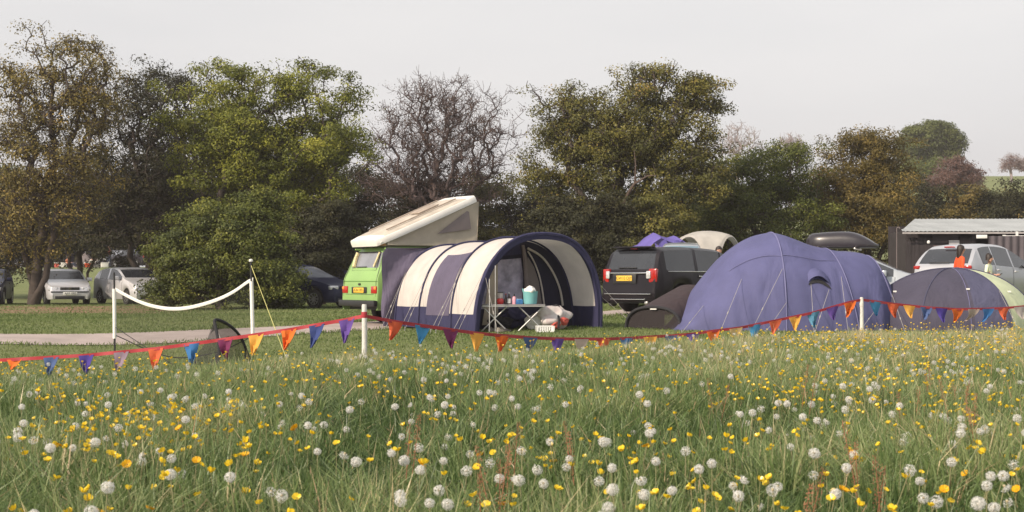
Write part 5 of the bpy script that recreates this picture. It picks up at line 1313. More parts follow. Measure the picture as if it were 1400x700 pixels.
def scatter_join(name, V, T, tint, places, mt, stem_h=None):
    n = len(places); r = np.random.default_rng(len(places)); nv = len(V)
    a = r.random(n) * 6.28; sc_ = r.uniform(.7, 1.05, n)
    ca, sa = np.cos(a)[:, None] * sc_[:, None], np.sin(a)[:, None] * sc_[:, None]
    P = np.array(places)
    W = np.stack([V[None, :, 0] * ca - V[None, :, 1] * sa + P[:, 0:1], V[None, :, 0] * sa + V[None, :, 1] * ca + P[:, 1:2], V[None, :, 2] * sc_[:, None] + P[:, 2:3]], -1)
    LT = (T[None, :] + (np.arange(n) * nv)[:, None]).ravel()
    tt = np.tile(tint, n)
    # stalks
    sv = np.zeros((n, 3, 3)); sv[:, 0] = P[:, :3] + [.0022, 0, 0]; sv[:, 1] = P[:, :3] - [.0022, 0, 0]; sv[:, 2] = np.stack([P[:, 0] + r.normal(0, .03, n), P[:, 1] + r.normal(0, .03, n), P[:, 3]], 1)
    b0 = n * nv; LT = np.concatenate([LT, b0 + np.arange(n * 3)])
    me = np_mesh(name, np.concatenate([W.reshape(-1, 3), sv.reshape(-1, 3)]), LT, np.full(len(LT) // 3, 3), [mt, stem_m], np.concatenate([tt, np.zeros(n * 3)]), midx=np.concatenate([np.zeros(n * len(T) // 3, int), np.ones(n, int)]))
    return link(name, me)
tag(scatter_join('dandelion_clocks_beyond', *CLlow, [(x_, D, g1(x_, D) + h_, g1(x_, D)) for x_, D, h_ in dand[298:]], seed_m), kind='stuff')
# buttercups and a few open dandelions
def petal_arrays(seed, n=5, rad=.0145, cup=.8):
    V = []; T = []; t_ = []; r = np.random.default_rng(seed)
    for k in range(n):
        a = 2 * math.pi * k / n + r.normal(0, .08); wd = math.pi / n * 1.3
        pts = [(.05, a, 0), (.80, a - wd, .34), (1, a - wd * .6, .95), (.96, a, 1.08), (1, a + wd * .6, .95), (.80, a + wd, .34)]
        b0 = len(V)
        for rr, aa, zz in pts: V.append([rad * rr * math.cos(aa), rad * rr * math.sin(aa), rad * zz * cup + .001 * r.normal()])
        for i in range(1, 5): T += [b0, b0 + i, b0 + i + 1]
        t_ += [r.random()] * 6
    return np.array(V), np.array(T), np.array(t_)
BUT = [petal_arrays(1), petal_arrays(2, cup=1.1), petal_arrays(3, cup=.6)]
GOLD = [petal_arrays(5, 16, .019, .5)]
but_me = [np_mesh('buttercup_petals', V, T, np.full(len(T) // 3, 3), yel_m, t_) for V, T, t_ in BUT]
gold_me = [np_mesh('dandelion_petals', V, T, np.full(len(T) // 3, 3), gold_m, t_) for V, T, t_ in GOLD]
but = []; tries = 0
while len(but) < 2600 and tries < 160000:
    tries += 1
    D = 3.3 + 18.2 * q.random() ** .85; x_ = (q.random() * 2 - 1) * (.41 * D + .4)
    if D > edgeD(x_, D) + .7: continue
    pxx, pyy = x_ / D * F + 700, HY + (CAMZ - .25) * F / D
    wgt = .25 + .9 * math.exp(-((pxx - 190) / 130) ** 2 - ((pyy - 555) / 50) ** 2) + .9 * math.exp(-((pxx - 600) / 110) ** 2 - ((pyy - 660) / 45) ** 2) + .55 * math.exp(-((pxx - 1250) / 200) ** 2 - ((pyy - 455) / 35) ** 2) + .5 * math.exp(-((pxx - 1230) / 170) ** 2 - ((pyy - 520) / 25) ** 2) + .5 * math.exp(-((pxx - 780) / 70) ** 2 - ((pyy - 615) / 30) ** 2)
    if q.random() > wgt * (.25 + 1.3 * max(0, vnoise(x_, D, .7, 31) - .25)) : continue
    but.append((x_, D, (.15 + .15 * q.random())))
but.sort(key=lambda t: t[1])
bstems = {}
for k, (x_, D, h_) in enumerate(but[:298]):
    hk = round(h_, 2); kk = (hk, k % 2)
    if kk not in bstems: bstems[kk] = stem_mesh(hk, k, stem_m, .0014, False)
    o = link('buttercup', bstems[kk]); o.location = (x_, D, g1(x_, D)); o.rotation_euler = (0, 0, rnd.uniform(0, 6.28))
    big = k % 13 == 5
    tag(o, 'small yellow buttercup in the meadow grass' if not big else 'open golden dandelion flower in the meadow grass', 'flower', 'buttercups in the meadow' if not big else 'open dandelions in the meadow')
    if big: o.name = 'dandelion_flower'
    hd_ = link('petals', gold_me[0] if big else but_me[k % 3], o); hd_.location = (0, 0, hk); hd_.rotation_euler = (rnd.uniform(-.1, .9), rnd.uniform(-.5, .5), rnd.uniform(0, 6)); s_ = rnd.uniform(.8, 1.2); hd_.scale = (s_, s_, s_)
Vb, Tb, tb_ = petal_arrays(8, cup=.8); Vb = Vb @ np.array(Matrix.Rotation(.5, 3, 'X')).T
for _ in range(420):
    D = 3.0 + 16 * q.random(); x_ = (.42 * D + .3 + 3 * q.random()) * q.choice([-1, 1])
    if D < edgeD(x_, D) + .3: but.append((x_, D, .15 + .15 * q.random()))
tag(scatter_join('buttercups_beyond', Vb, Tb, tb_, [(x_, D, g1(x_, D) + h_, g1(x_, D)) for x_, D, h_ in but[298:]], yel_m), kind='stuff')
# sorrel: russet seed spikes
sor_m = mat('russet_sorrel', (.20, .075, .04), .8, 0, .3, 30, col2=(.32, .15, .08))
sor_me = []
for s in range(3):
    b = MB(); qq = random.Random(s); h_ = .36 + .04 * s; b.tube([(0, 0, -.02), (.01, .005, h_ * .5), (.0, .01, h_)], [.0025, .002, .001], 5)
    for k in range(70):
        t = qq.uniform(.55, 1); a = qq.uniform(0, 6.28); r_ = .014 * (1.15 - t) * 2 + .002; c_ = Vector((r_ * math.cos(a) + .005, r_ * math.sin(a) + .007, h_ * t)); s_ = .0024
        b.add([c_ + Vector((s_, 0, 0)), c_ + Vector((-s_ * .5, s_, 0)), c_ + Vector((-s_ * .5, -s_, 0)), c_ + Vector((0, 0, s_ * 1.8))], [(0, 1, 3), (1, 2, 3), (2, 0, 3)])
    me = bpy.data.meshes.new('sorrel'); me.from_pydata([tuple(v) for v in b.v], [], b.f); me.materials.append(sor_m); sor_me.append(me)
SP = [(1195, 625), (1082, 660), (1310, 540), (1308, 515), (690, 600), (684, 640), (793, 588), (660, 640), (555, 590), (1240, 540), (1340, 560), (1100, 520), (980, 530), (1180, 600), (1270, 505), (1395, 520)]
k = 0
for px, py in SP:
    for _ in range(2):
        hh = .33; D = max(3.9, (CAMZ - hh) * F / (py - HY)) ; x_ = (px + rnd.uniform(-7, 7) - 700) / F * D; D += rnd.uniform(-.08, .08)
        if D > 20: continue
        o = link('sorrel', sor_me[k % 3]); k += 1; o.location = (x_, D, g1(x_, D) - .06 * (D > 8)); o.rotation_euler = (rnd.uniform(-.2, .2), rnd.uniform(-.2, .2), rnd.uniform(0, 6)); tag(o, 'russet sorrel spike rising above the meadow grass', 'sorrel', 'sorrel in the meadow')

# ------------------------------------------------------------------ trees
def grow(base, tops, lobes, n, seed, shell=.45, steps=3, wob=.10, hang=.35, CLUMP=8):
    """branch skeleton: attractors in the crown's lobes are joined one by one to the nearest wood"""
    r = np.random.default_rng(seed)
    vol = np.array([l[1][0] * l[1][1] * l[1][2] for l in lobes]) ** .75; vol = np.maximum(vol, .03 * vol.max()); vol /= vol.sum()
    ch = r.choice(len(lobes), n, p=vol); d = r.normal(size=(n, 3)); d /= np.linalg.norm(d, axis=1)[:, None]
    rad = r.random(n) ** shell
    m_ = max(8, n // CLUMP); A = np.array([lobes[c][0] for c in ch]) + d * rad[:, None] * np.array([lobes[c][1] for c in ch])
    if CLUMP > 1: sc = np.mean([l[1][0] for l in lobes]); A = A[np.arange(n) % m_] + r.normal(size=(n, 3)) * np.array([1, 1, .5]) * sc * .33
    P = np.zeros((n * steps + 200, 3)); par = np.full(len(P), -1); PL = np.zeros(len(P)); k = 0
    base = np.array(base, float)
    for tp_ in tops:
        tp_ = np.array(tp_, float); prev = -1
        for i in range(8):
            t = i / 7; p_ = base + (tp_ - base) * t + r.normal(0, .04, 3) * np.linalg.norm(tp_ - base) * (t > 0) * .5
            if i == 0 and tp_ is not tops[0] and k > 0: prev = 0; continue
            P[k] = p_; par[k] = prev; PL[k] = PL[prev] + np.linalg.norm(p_ - P[prev]) if prev >= 0 else 0; prev = k; k += 1
    c0 = np.mean(np.array(tops, float), 0); order = np.argsort(np.linalg.norm(A - c0, axis=1)); ends = []
    floor = 1 if k > 2 else 0
    for ai in order:
        a = A[ai]; dd = np.linalg.norm(P[:k] - a, axis=1); cost = dd + .18 * PL[:k] + hang * np.maximum(0, P[:k, 2] - a[2]); cost[0] += 5
        b = int(np.argmin(cost)); prev = b; L = dd[b]; pb = P[b].copy()
        off = r.normal(0, wob * L, 3)
        for s in range(1, steps + 1):
            t = s / steps; p_ = pb + (a - pb) * t + off * math.sin(math.pi * t) + np.array([0, 0, .10 * L * math.sin(math.pi * t)])
            P[k] = p_; par[k] = prev; PL[k] = PL[prev] + np.linalg.norm(p_ - P[prev]); prev = k; k += 1
        ends.append(prev)
    return P[:k], par[:k], np.array(ends), A
def limb_mesh(name, P, par, mt, r0, rbase, ex=2.3):
    k = len(P); acc = np.zeros(k); 
    for i in range(k - 1, -1, -1):
        if acc[i] == 0: acc[i] = r0 ** ex
        if par[i] >= 0: acc[par[i]] += acc[i]
    rad = acc ** (1 / ex); f = rbase / rad[0]; rad = np.where(rad * f < r0, r0, rad * f) if f < 1 else rad * (1 + (f - 1) * np.clip((rad - r0) / (rad[0] - r0 + 1e-9), 0, 1))
    ch = np.where(par >= 0)[0]; pa = par[ch]; a, b = P[pa], P[ch]; ra = np.minimum(rad[pa], rad[ch] * 1.5); ra[pa < 2] = rad[pa][pa < 2]; rb = rad[ch]
    d = b - a; ln = np.linalg.norm(d, axis=1)[:, None] + 1e-9; d = d / ln; b = b + d * rb[:, None] * .3
    up = np.where(np.abs(d[:, 2:3]) < .9, [[0, 0, 1.]], [[1., 0, 0]]); u = np.cross(d, up); u /= np.linalg.norm(u, axis=1)[:, None]; v = np.cross(d, u)
    nsd = 5; V = np.zeros((len(ch), 2 * nsd, 3))
    for j in range(nsd):
        an = 2 * math.pi * j / nsd; e = u * math.cos(an) + v * math.sin(an); V[:, j] = a + e * ra[:, None]; V[:, nsd + j] = b + e * rb[:, None]
    b0 = (np.arange(len(ch)) * 2 * nsd)[:, None]
    fs = np.array([[j, (j + 1) % nsd, nsd + (j + 1) % nsd, nsd + j] for j in range(nsd)]).ravel()[None]
    return np_mesh(name, V.reshape(-1, 3), (b0 + fs).ravel(), np.full(len(ch) * nsd, 4), mt, smooth=True), rad
def leaf_mesh(name, C, size, mt, seed, up=.5, tint=None, asp=.55, out=None):
    r = np.random.default_rng(seed); n = len(C); nrm = r.normal(size=(n, 3)) * .62; nrm[:, 2] += up * 1.3
    if out is not None: nrm = nrm + out
    nrm = nrm; nrm /= np.linalg.norm(nrm, axis=1)[:, None]
    u = np.cross(nrm, r.normal(size=(n, 3))); u /= np.linalg.norm(u, axis=1)[:, None]; v = np.cross(nrm, u)
    s = (size * r.uniform(.5, 1.5, n))[:, None]
    V = np.stack([C - u * s, C + v * s * asp + u * s * .1, C + u * s + nrm * s * -.15, C - v * s * asp + u * s * .1], 1)
    lo_ = np.arange(n * 4); t = r.random(n) if tint is None else tint
    return np_mesh(name, V.reshape(-1, 3), lo_, np.full(n, 4), mt, np.repeat(t, 4))
def tree(name, label, cat, px, py_base, D, lobes_px, n, leaves, spread, lsize, lmat, bark=None, r0=.012, rbase=.2, tops=None, seed=0, shell=.45, depth=.85, group=None, steps=3, wob=.10, base_z=None, twigs=0, sparse=0, tl=.65, hang=.35, clump=5):
    b0 = at(px, D)
    if base_z is not None: b0.z = base_z
    leaves = int(leaves * 2.2); lsize = lsize * .72
    root = empty(name, b0, 0, label, cat, group); r = np.random.default_rng(seed + 100); B = np.array(b0)
    lobes = []
    for lb in lobes_px:
        cx, cy, rx, ry = lb[:4]; dy = lb[4] if len(lb) > 4 else r.uniform(-.5, .5) * rx / F * D * .6
        c = np.array(pt(cx, cy, D + dy)) - B; s = (D) / F; lobes.append((c, (rx * s, min(rx, ry * 1.5) * s * depth, ry * s)))
    tps = [np.array(pt(tx, ty, D + tdy)) - B for tx, ty, tdy in (tops or [(px, (py_base + lobes_px[0][1]) / 2 + 30, 0)])]
    P, par, ends, A = grow((0, 0, 0), tps, lobes, n, seed, shell, steps, wob, hang, clump)
    if twigs:
        kk = len(P); src = r.choice(len(P), twigs, p=None); src = src[src > 8]
        d = r.normal(size=(len(src), 3)) + [0, 0, .5]; d /= np.linalg.norm(d, axis=1)[:, None]; ln = r.uniform(.25, .75, len(src))[:, None] * D / 55 * tl
        P = np.concatenate([P, P[src] + d * ln * .5 + r.normal(0, .03, d.shape), P[src] + d * ln + [0, 0, .05]]); par = np.concatenate([par, src, kk + np.arange(len(src))])
    me, rad = limb_mesh(name + '_trunk', P, par, bark or M['bark'], r0, rbase); link('trunk', me, root)
    if leaves:
        # terminal sprays: flat-ish tufts round each shoot, uneven in size
        q_ = ends if not sparse else r.choice(ends, int(len(ends) * (1 - sparse)), replace=False)
        wgt = r.gamma(1.6, 1, len(q_)); wgt /= wgt.sum(); cnt = r.multinomial(leaves, wgt); e = np.repeat(q_, cnt)
        gn = r.normal(size=(len(e), 3)); gn /= np.maximum(1, np.linalg.norm(gn, axis=1)[:, None] / 1.9); C = P[e] + gn * np.array([spread, spread, spread * .55]) 
        ct = np.repeat(r.normal(0, .14, len(q_)), cnt)
        tint = np.clip(.47 + ct + r.normal(0, .10, len(e)), 0, 1)
        o1 = C - P[e]; o1 /= np.linalg.norm(o1, axis=1)[:, None] + 1e-6
        cc = np.array([l[0] for l in lobes]); o2 = C - cc[np.argmin(((C[:, None] - cc[None]) ** 2).sum(-1), 1)]; o2 /= np.linalg.norm(o2, axis=1)[:, None] + 1e-6
        link('crown', leaf_mesh(name + '_crown', C, np.full(len(C), lsize), lmat, seed + 7, tint=tint, out=o1 * .7 + o2 * .6), root)
    return root
LG = tinted('bright_hawthorn_leaf', [(0, (.040, .050, .008)), (.35, (.115, .135, .015)), (.7, (.25, .255, .028)), (1, (.38, .35, .055))], .22, .55)
LO = tinted('olive_gold_leaf', [(0, (.045, .042, .012)), (.45, (.14, .115, .026)), (.8, (.28, .205, .045)), (1, (.36, .24, .07))], .22, .55)
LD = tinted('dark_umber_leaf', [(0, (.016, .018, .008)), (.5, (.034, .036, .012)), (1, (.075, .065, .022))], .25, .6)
LE = tinted('olive_leaf', [(0, (.030, .034, .010)), (.45, (.095, .095, .020)), (.8, (.215, .185, .034)), (1, (.30, .19, .06))], .2, .55)
LB = tinted('bush_leaf', [(0, (.026, .038, .009)), (.5, (.090, .110, .018)), (1, (.23, .23, .036))], .2, .55)
LG2 = tinted('russet_olive_leaf', [(0, (.038, .034, .012)), (.5, (.125, .097, .022)), (1, (.27, .185, .045))], .2, .55)
LF = tinted('far_green_leaf', [(0, (.055, .072, .022)), (.5, (.11, .135, .036)), (1, (.19, .20, .06))], .3, .6)
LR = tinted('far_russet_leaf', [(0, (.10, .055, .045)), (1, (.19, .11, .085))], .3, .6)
LX = tinted('small_red_leaf', [(0, (.06, .04, .03)), (1, (.16, .10, .07))], .3, .6)

tree('hawthorn_tree', 'tall thin olive gold tree with forked trunk at the far left', 'tree', 45, 416, 50,
     [(50, 34, 12, 18), (112, 55, 12, 18), (12, 55, 14, 16), (148, 95, 12, 16), (50, 60, 34, 34), (18, 95, 40, 55), (95, 85, 45, 42), (130, 120, 35, 40), (70, 140, 75, 60), (40, 210, 75, 65), (105, 210, 70, 60), (25, 290, 50, 55), (95, 270, 75, 45), (15, 345, 35, 35), (70, 320, 50, 22)], 900, 21000, .30, .062, LO, r0=.010, rbase=.27,
     tops=[(60, 280, 0), (35, 240, .5), (95, 260, -.4)], seed=1, clump=5, twigs=2600, hang=.2)
tree('hawthorn_tree', 'dark umber tree with thin top, left of the bright green one', 'tree', 205, 405, 57,
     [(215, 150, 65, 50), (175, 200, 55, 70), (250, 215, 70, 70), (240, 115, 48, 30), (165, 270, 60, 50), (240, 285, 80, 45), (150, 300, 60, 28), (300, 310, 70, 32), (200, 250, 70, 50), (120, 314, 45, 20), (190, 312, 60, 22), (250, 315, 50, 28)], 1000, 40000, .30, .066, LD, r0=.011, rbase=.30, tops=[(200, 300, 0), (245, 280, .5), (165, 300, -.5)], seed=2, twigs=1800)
tree('oak_tree', 'broad bright green tree with clumped crown above the round bush', 'tree', 352, 405, 53,
     [(300, 97, 11, 16), (404, 92, 12, 19), (345, 100, 10, 14), (470, 128, 12, 12), (285, 135, 48, 34), (335, 120, 48, 32), (395, 125, 45, 32), (425, 110, 38, 30), (452, 150, 40, 40), (270, 175, 50, 40), (345, 185, 70, 50), (415, 200, 65, 45), (300, 240, 65, 50), (380, 260, 80, 50), (445, 245, 42, 55), (470, 200, 24, 40), (330, 310, 70, 30), (430, 320, 50, 25), (385, 160, 80, 45), (310, 205, 60, 50), (380, 220, 80, 40)], 1250, 66000, .26, .068, LG, r0=.012, rbase=.42, tops=[(340, 270, 0), (385, 250, .6), (300, 270, -.6)], seed=3, twigs=700)
tree('round_bush', 'large round dark green bush in front of the small silver car', 'bush', 300, 418, 42,
     [(300, 350, 75, 50), (252, 365, 44, 40), (345, 355, 48, 48), (318, 312, 48, 26), (285, 320, 45, 30), (368, 380, 38, 36), (366, 345, 24, 36), (372, 396, 24, 20), (235, 390, 30, 24), (310, 395, 85, 22), (345, 320, 38, 30), (270, 300, 24, 14), (335, 288, 48, 24), (235, 335, 26, 24), (225, 405, 26, 14), (388, 374, 12, 20)], 1100, 60000, .20, .055, LB, r0=.009, rbase=.16, tops=[(300, 380, 0), (270, 385, .3), (335, 380, -.3)], seed=4, shell=.35, depth=.75, clump=3)
tree('bare_tree', 'half bare purplish tree with fine upswept twigs behind the camper van', 'tree', 612, 390, 60,
     [(600, 170, 70, 55), (555, 215, 50, 50), (650, 175, 48, 55), (600, 130, 60, 24), (540, 175, 30, 40), (665, 230, 40, 50), (600, 250, 85, 50), (530, 250, 40, 40)], 1300, 11000, .22, .045, LX, bark=M['bark_p'], r0=.0075, rbase=.24, clump=3, tl=.75, tops=[(600, 290, 0), (630, 280, .5), (575, 290, -.5)], seed=5, twigs=4200, steps=4, wob=.13, hang=.5, shell=.6)
tree('hawthorn_tree', 'wide olive tree with ragged top and a pale dead limb, behind the black people carrier', 'tree', 852, 392, 52,
     [(893, 96, 9, 20), (945, 98, 12, 22), (850, 112, 12, 13), (975, 150, 16, 12), (718, 165, 14, 12), (745, 175, 40, 36), (790, 150, 48, 34), (840, 150, 50, 36), (885, 120, 40, 26), (935, 115, 32, 28), (950, 155, 32, 40), (905, 165, 50, 40), (760, 225, 55, 42), (830, 215, 65, 48), (905, 225, 55, 45), (955, 215, 26, 50), (725, 225, 28, 30), (820, 275, 75, 36), (900, 280, 45, 30), (865, 190, 60, 40), (800, 195, 60, 40), (960, 260, 30, 40)], 1300, 52000, .27, .064, LE, r0=.012, rbase=.36, tops=[(840, 260, 0), (890, 230, .6), (800, 260, -.6)], seed=6, twigs=1800)
tree('bush_tree', 'dense green bush left of the russet one, behind the violet tent', 'bush', 1050, 395, 56,
     [(1035, 255, 50, 48), (1085, 250, 36, 46), (1000, 285, 36, 50), (1055, 300, 85, 50), (1020, 222, 40, 20), (1078, 216, 34, 18), (975, 300, 30, 50)], 700, 40000, .26, .064, LB, r0=.011, rbase=.25, tops=[(1040, 330, 0), (1085, 330, .4), (1000, 335, -.4)], seed=7, shell=.3, clump=3)
tree('bush_tree', 'tall rounded russet olive bush beside the dark shed', 'bush', 1185, 392, 58,
     [(1185, 225, 50, 44), (1150, 250, 42, 50), (1218, 266, 34, 42), (1185, 290, 72, 60), (1170, 195, 34, 17), (1205, 200, 30, 18), (1130, 320, 36, 45), (1235, 320, 32, 45)], 800, 44000, .26, .062, LG2, r0=.011, rbase=.28, tops=[(1185, 320, 0), (1150, 325, .5), (1215, 325, -.4)], seed=8, shell=.3, clump=3)
# lower hedge growth closing the view between the trees
HB = [(110, 285, 62, 52, 'dark hedge seen between the left tree and the umber tree'), (215, 275, 62, 60, 'dark hedge behind the umber tree'), (320, 270, 62, 62, 'dark hedge behind the oak trunk'), (415, 280, 58, 62, 'dark hedge at the right edge of the oak crown'), (-30, 300, 90, 75, 'umber undergrowth at the far left edge'), (480, 290, 62, 65, 'dark hedge between the oak and the camper van roof'), (560, 300, 60, 55, 'dark hedge directly under the half bare tree'), (655, 300, 60, 60, 'olive hedge behind the raised camper roof'), (735, 310, 62, 60, 'dark hedge above the cream tunnel tent'), (800, 325, 52, 55, 'dark low hedge touching the tunnel tent front arch'), (880, 320, 70, 50, 'olive hedge behind the black people carrier roof'), (958, 290, 46, 70, 'olive hedge behind the white shelter')]
for k, (cx, cy, rx, ry, lab) in enumerate(HB):
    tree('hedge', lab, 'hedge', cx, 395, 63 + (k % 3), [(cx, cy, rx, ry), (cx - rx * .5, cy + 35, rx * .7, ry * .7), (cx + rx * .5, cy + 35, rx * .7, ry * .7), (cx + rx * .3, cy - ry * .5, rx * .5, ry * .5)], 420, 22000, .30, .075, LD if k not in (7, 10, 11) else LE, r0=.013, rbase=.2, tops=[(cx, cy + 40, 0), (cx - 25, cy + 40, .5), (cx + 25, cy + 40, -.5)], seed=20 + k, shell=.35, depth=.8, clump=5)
# far dark trees behind the campers
FB = [(-20, 310, 'far dark trees at the left edge'), (60, 318, 'far dark tree behind the left trunk'), (135, 316, 'far dark tree above the campers'), (210, 316, 'far dark tree behind the round bush'), (290, 312, 'far dark tree behind the oak'), (370, 314, 'far dark tree right of the oak trunk'), (450, 316, 'far dark tree above the blue tent')]
for k, (cx, cy, lab) in enumerate(FB):
    tree('far_tree', lab, 'tree', cx, 366, 122 + 4 * (k % 2), [(cx, cy, 52, 45), (cx - 25, cy + 20, 40, 30), (cx + 25, cy + 22, 40, 30)], 260, 13000, .55, .16, LD, r0=.03, rbase=.35, seed=40 + k, shell=.4, tops=[(cx, cy + 20, 0)])
# right hand hedge in front of the hill
for k, (cx, cy, rx, ry, lab) in enumerate(((1268, 282, 34, 32, 'low hedge bush behind the shed roof beside the russet bush'), (1318, 278, 36, 28, 'low hedge bush behind the middle of the shed roof'), (1372, 276, 38, 27, 'low hedge bush under the pale hill'), (1430, 276, 38, 30, 'low hedge bush at the right edge'))):
    tree('hedge', lab, 'hedge', cx, 380, 76, [(cx, cy, rx, ry), (cx - 12, cy + 28, rx, ry), (cx + 14, cy + 28, rx, ry)], 320, 17000, .32, .085, LG2 if k % 2 else LD, r0=.014, rbase=.2, seed=60 + k, shell=.4, tops=[(cx, cy + 40, 0)])
tree('field_maple', 'distant round green tree standing clear against the sky', 'tree', 1276, 240, 175, [(1272, 190, 40, 24), (1250, 202, 28, 20), (1298, 202, 24, 19), (1274, 212, 42, 18), (1268, 176, 28, 12)], 520, 34000, .50, .17, LF, r0=.03, rbase=.6, seed=70, shell=.3, clump=1, tops=[(1274, 220, 0)])
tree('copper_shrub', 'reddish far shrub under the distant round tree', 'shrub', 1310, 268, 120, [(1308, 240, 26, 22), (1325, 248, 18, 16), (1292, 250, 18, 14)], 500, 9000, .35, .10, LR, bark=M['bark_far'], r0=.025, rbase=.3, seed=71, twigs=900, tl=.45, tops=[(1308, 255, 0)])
tree('field_maple', 'far green tree beside the copper shrub', 'tree', 1262, 262, 150, [(1262, 240, 30, 20), (1240, 235, 20, 16)], 240, 12000, .5, .16, LF, r0=.03, rbase=.4, seed=72, tops=[(1262, 250, 0)])
for k, (px, pyb, D, lb, lab) in enumerate(((1010, 240, 190, [(1010, 190, 26, 24), (995, 200, 22, 20), (1030, 195, 18, 20)], 'pale bare far tree right of the olive tree'), (1082, 240, 200, [(1080, 196, 18, 14), (1092, 200, 12, 10)], 'pale bare far tree between the two bushes'), (1383, 240, 230, [(1383, 222, 14, 11), (1396, 226, 12, 8), (1374, 228, 8, 8)], 'pinkish far tree on the hill at the right edge'), (1402, 240, 236, [(1404, 226, 13, 9)], 'dull far tree cut by the right edge'))):
    tree('bare_tree', lab, 'tree', px, pyb, D, lb, 230, 900 if k > 1 else 0, .5, .13, LR, bark=M['bark_hazed'], r0=.022, rbase=.25, seed=80 + k, twigs=500, clump=1, tl=.4, steps=3, tops=[(px, pyb - 28, 0)])
for k, (px, D, lb, lab) in enumerate(((5, 150, [(0, 270, 40, 50), (25, 290, 30, 40)], 'pale far trees seen through the left edge'),)):
    tree('far_tree', lab, 'tree', px, 366, D, lb, 260, 12000, .6, .18, LF, r0=.04, rbase=.4, seed=90 + k, tops=[(px, 300, 0)])
for k, (cx, cy, rx, ry, lab, lm) in enumerate(((775, 320, 50, 50, 'dark bush under the left of the wide olive tree', LD), (835, 318, 48, 52, 'dark green bush hiding the trunk of the wide olive tree', LD), (895, 322, 48, 46, 'olive bush under the right of the wide olive tree', LE), (440, 325, 45, 50, 'dark bush right of the oak trunk, above the navy car', LD))):
    tree('bush_tree', lab, 'bush', cx, 395, 49.5, [(cx, cy, rx, ry), (cx - rx * .4, cy + 30, rx * .7, ry * .6), (cx + rx * .4, cy + 30, rx * .7, ry * .6), (cx + rx * .2, cy - ry * .6, rx * .6, ry * .45)], 420, 24000, .22, .062, lm, r0=.010, rbase=.15, tops=[(cx, cy + 40, 0)], seed=110 + k, shell=.35, clump=4)
# pale dead limb on the olive tree
b = MB(); Bt = at(852, 52)
b.tube([pt(850, 283, 49.5), pt(860, 262, 49), pt(868, 250, 48.8), pt(872, 248, 48.8), pt(885, 240, 48.6), pt(897, 239, 48.4)], [.07, .06, .05, .04, .03, .015], 7)
b.tube([pt(868, 250, 48.8), pt(869, 225, 48.8), pt(867, 205, 49)], [.035, .025, .01], 6)
o = b.build('dead_limb', mat('pale_dead_wood', (.085, .058, .046), .9, 0, .2, 6)); 
for t_ in bpy.data.objects:
    if t_.get('label', '').startswith('wide olive tree'): o.parent = t_; o.matrix_parent_inverse = Matrix.Translation(-Vector(t_.location))

# ------------------------------------------------------------------ air, light, camera
b = MB(); b.box((0, 270, 30), (900, 660, 0)) if False else None
b.box((0, 290, 29.0), (760, 620, 62.0)); hz_ = b.build('haze', [bpy.data.materials.new('evening_haze')], smooth=False)
hm = hz_.data.materials[0]; hm.use_nodes = True; N = hm.node_tree.nodes; N.remove(N['Principled BSDF'])
pv = N.new('ShaderNodeVolumePrincipled'); pv.inputs['Color'].default_value = (.80, .74, .76, 1); pv.inputs['Density'].default_value = HAZE; pv.inputs['Anisotropy'].default_value = .2
hm.node_tree.links.new(pv.outputs[0], N['Material Output'].inputs['Volume']); hz_['kind'] = 'stuff'

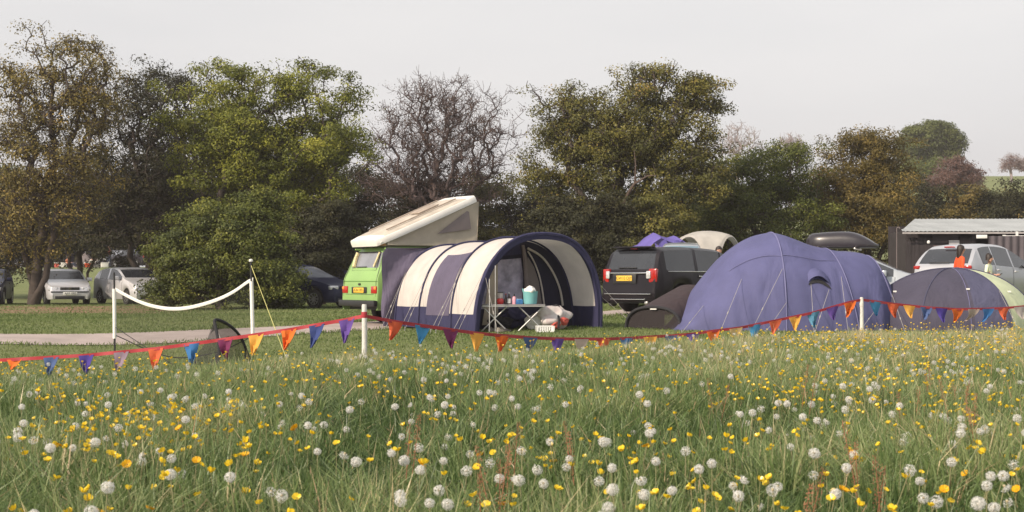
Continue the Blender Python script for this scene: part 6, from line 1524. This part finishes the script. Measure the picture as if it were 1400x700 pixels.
w = bpy.data.worlds.new('World'); S.world = w; w.use_nodes = True; N = w.node_tree.nodes; L_ = w.node_tree.links; bg = N['Background']
SUN_EL = R(32)         # sun low, behind the camera's left shoulder
sd = Vector((-.75 * math.cos(SUN_EL), -.66 * math.cos(SUN_EL), math.sin(SUN_EL)))
sky = N.new('ShaderNodeTexSky'); sky.sky_type = 'NISHITA'; sky.sun_disc = False; sky.sun_elevation = SUN_EL; sky.sun_rotation = math.atan2(sd.x, sd.y); sky.air_density = 1.0; sky.dust_density = 4.0; sky.ozone_density = 1.0
hs_ = N.new('ShaderNodeHueSaturation'); hs_.inputs['Saturation'].default_value = .12
mx = N.new('ShaderNodeMix'); mx.data_type = 'RGBA'; mx.inputs[0].default_value = .80; mx.inputs[7].default_value = (*[c_ * SKYL for c_ in (1.0, .995, .995)], 1)   # thin overcast veil
cn = N.new('ShaderNodeTexNoise'); cn.inputs['Scale'].default_value = 2.2; cn.inputs['Detail'].default_value = 4
ctc = N.new('ShaderNodeTexCoord'); cmp_ = N.new('ShaderNodeMapping'); cmp_.inputs['Scale'].default_value = (1, 1, 5); L_.new(ctc.outputs['Generated'], cmp_.inputs[0]); L_.new(cmp_.outputs[0], cn.inputs['Vector'])
cv_ = N.new('ShaderNodeMix'); cv_.data_type = 'RGBA'; cv_.inputs[6].default_value = (*[c_ * SKYL * .95 for c_ in (.985, .99, 1.0)], 1); cv_.inputs[7].default_value = (*[c_ * SKYL * 1.03 for c_ in (1.0, .992, .986)], 1)
crm = N.new('ShaderNodeMapRange'); crm.inputs[1].default_value = .35; crm.inputs[2].default_value = .65; L_.new(cn.outputs['Fac'], crm.inputs[0]); L_.new(crm.outputs[0], cv_.inputs[0]); L_.new(cv_.outputs[2], mx.inputs[7])
L_.new(sky.outputs[0], hs_.inputs['Color']); L_.new(hs_.outputs[0], mx.inputs[6]); L_.new(mx.outputs[2], bg.inputs['Color']); bg.inputs['Strength'].default_value = .12
su = bpy.data.lights.new('sun', 'SUN'); su.energy = SUNE; su.angle = R(2.5); su.color = (1.0, .84, .66); so = bpy.data.objects.new('sun', su); COL.objects.link(so)
so.rotation_euler = sd.to_track_quat('Z', 'Y').to_euler()
cam = bpy.data.cameras.new('camera'); cam.lens = 45.0; cam.sensor_width = 36.0; cam.shift_y = (HY - 350) / 1400; cam.clip_start = .1; cam.clip_end = 3000
cam.dof.use_dof = True; cam.dof.focus_distance = 19.0; cam.dof.aperture_fstop = 9
co = bpy.data.objects.new('camera', cam); COL.objects.link(co); co.location = (0, 0, CAMZ + g1(0, 0)); co.rotation_euler = (R(90), 0, 0); S.camera = co
S.view_settings.view_transform = 'Standard'; S.view_settings.look = 'None'; S.view_settings.gamma = 1; S.view_settings.use_curve_mapping = False; S.view_settings.exposure = EXPO
S.cycles.max_bounces = 8; S.cycles.transparent_max_bounces = 16; S.cycles.volume_bounces = 0; S.cycles.use_denoising = True
S.cycles.volume_step_rate = 4
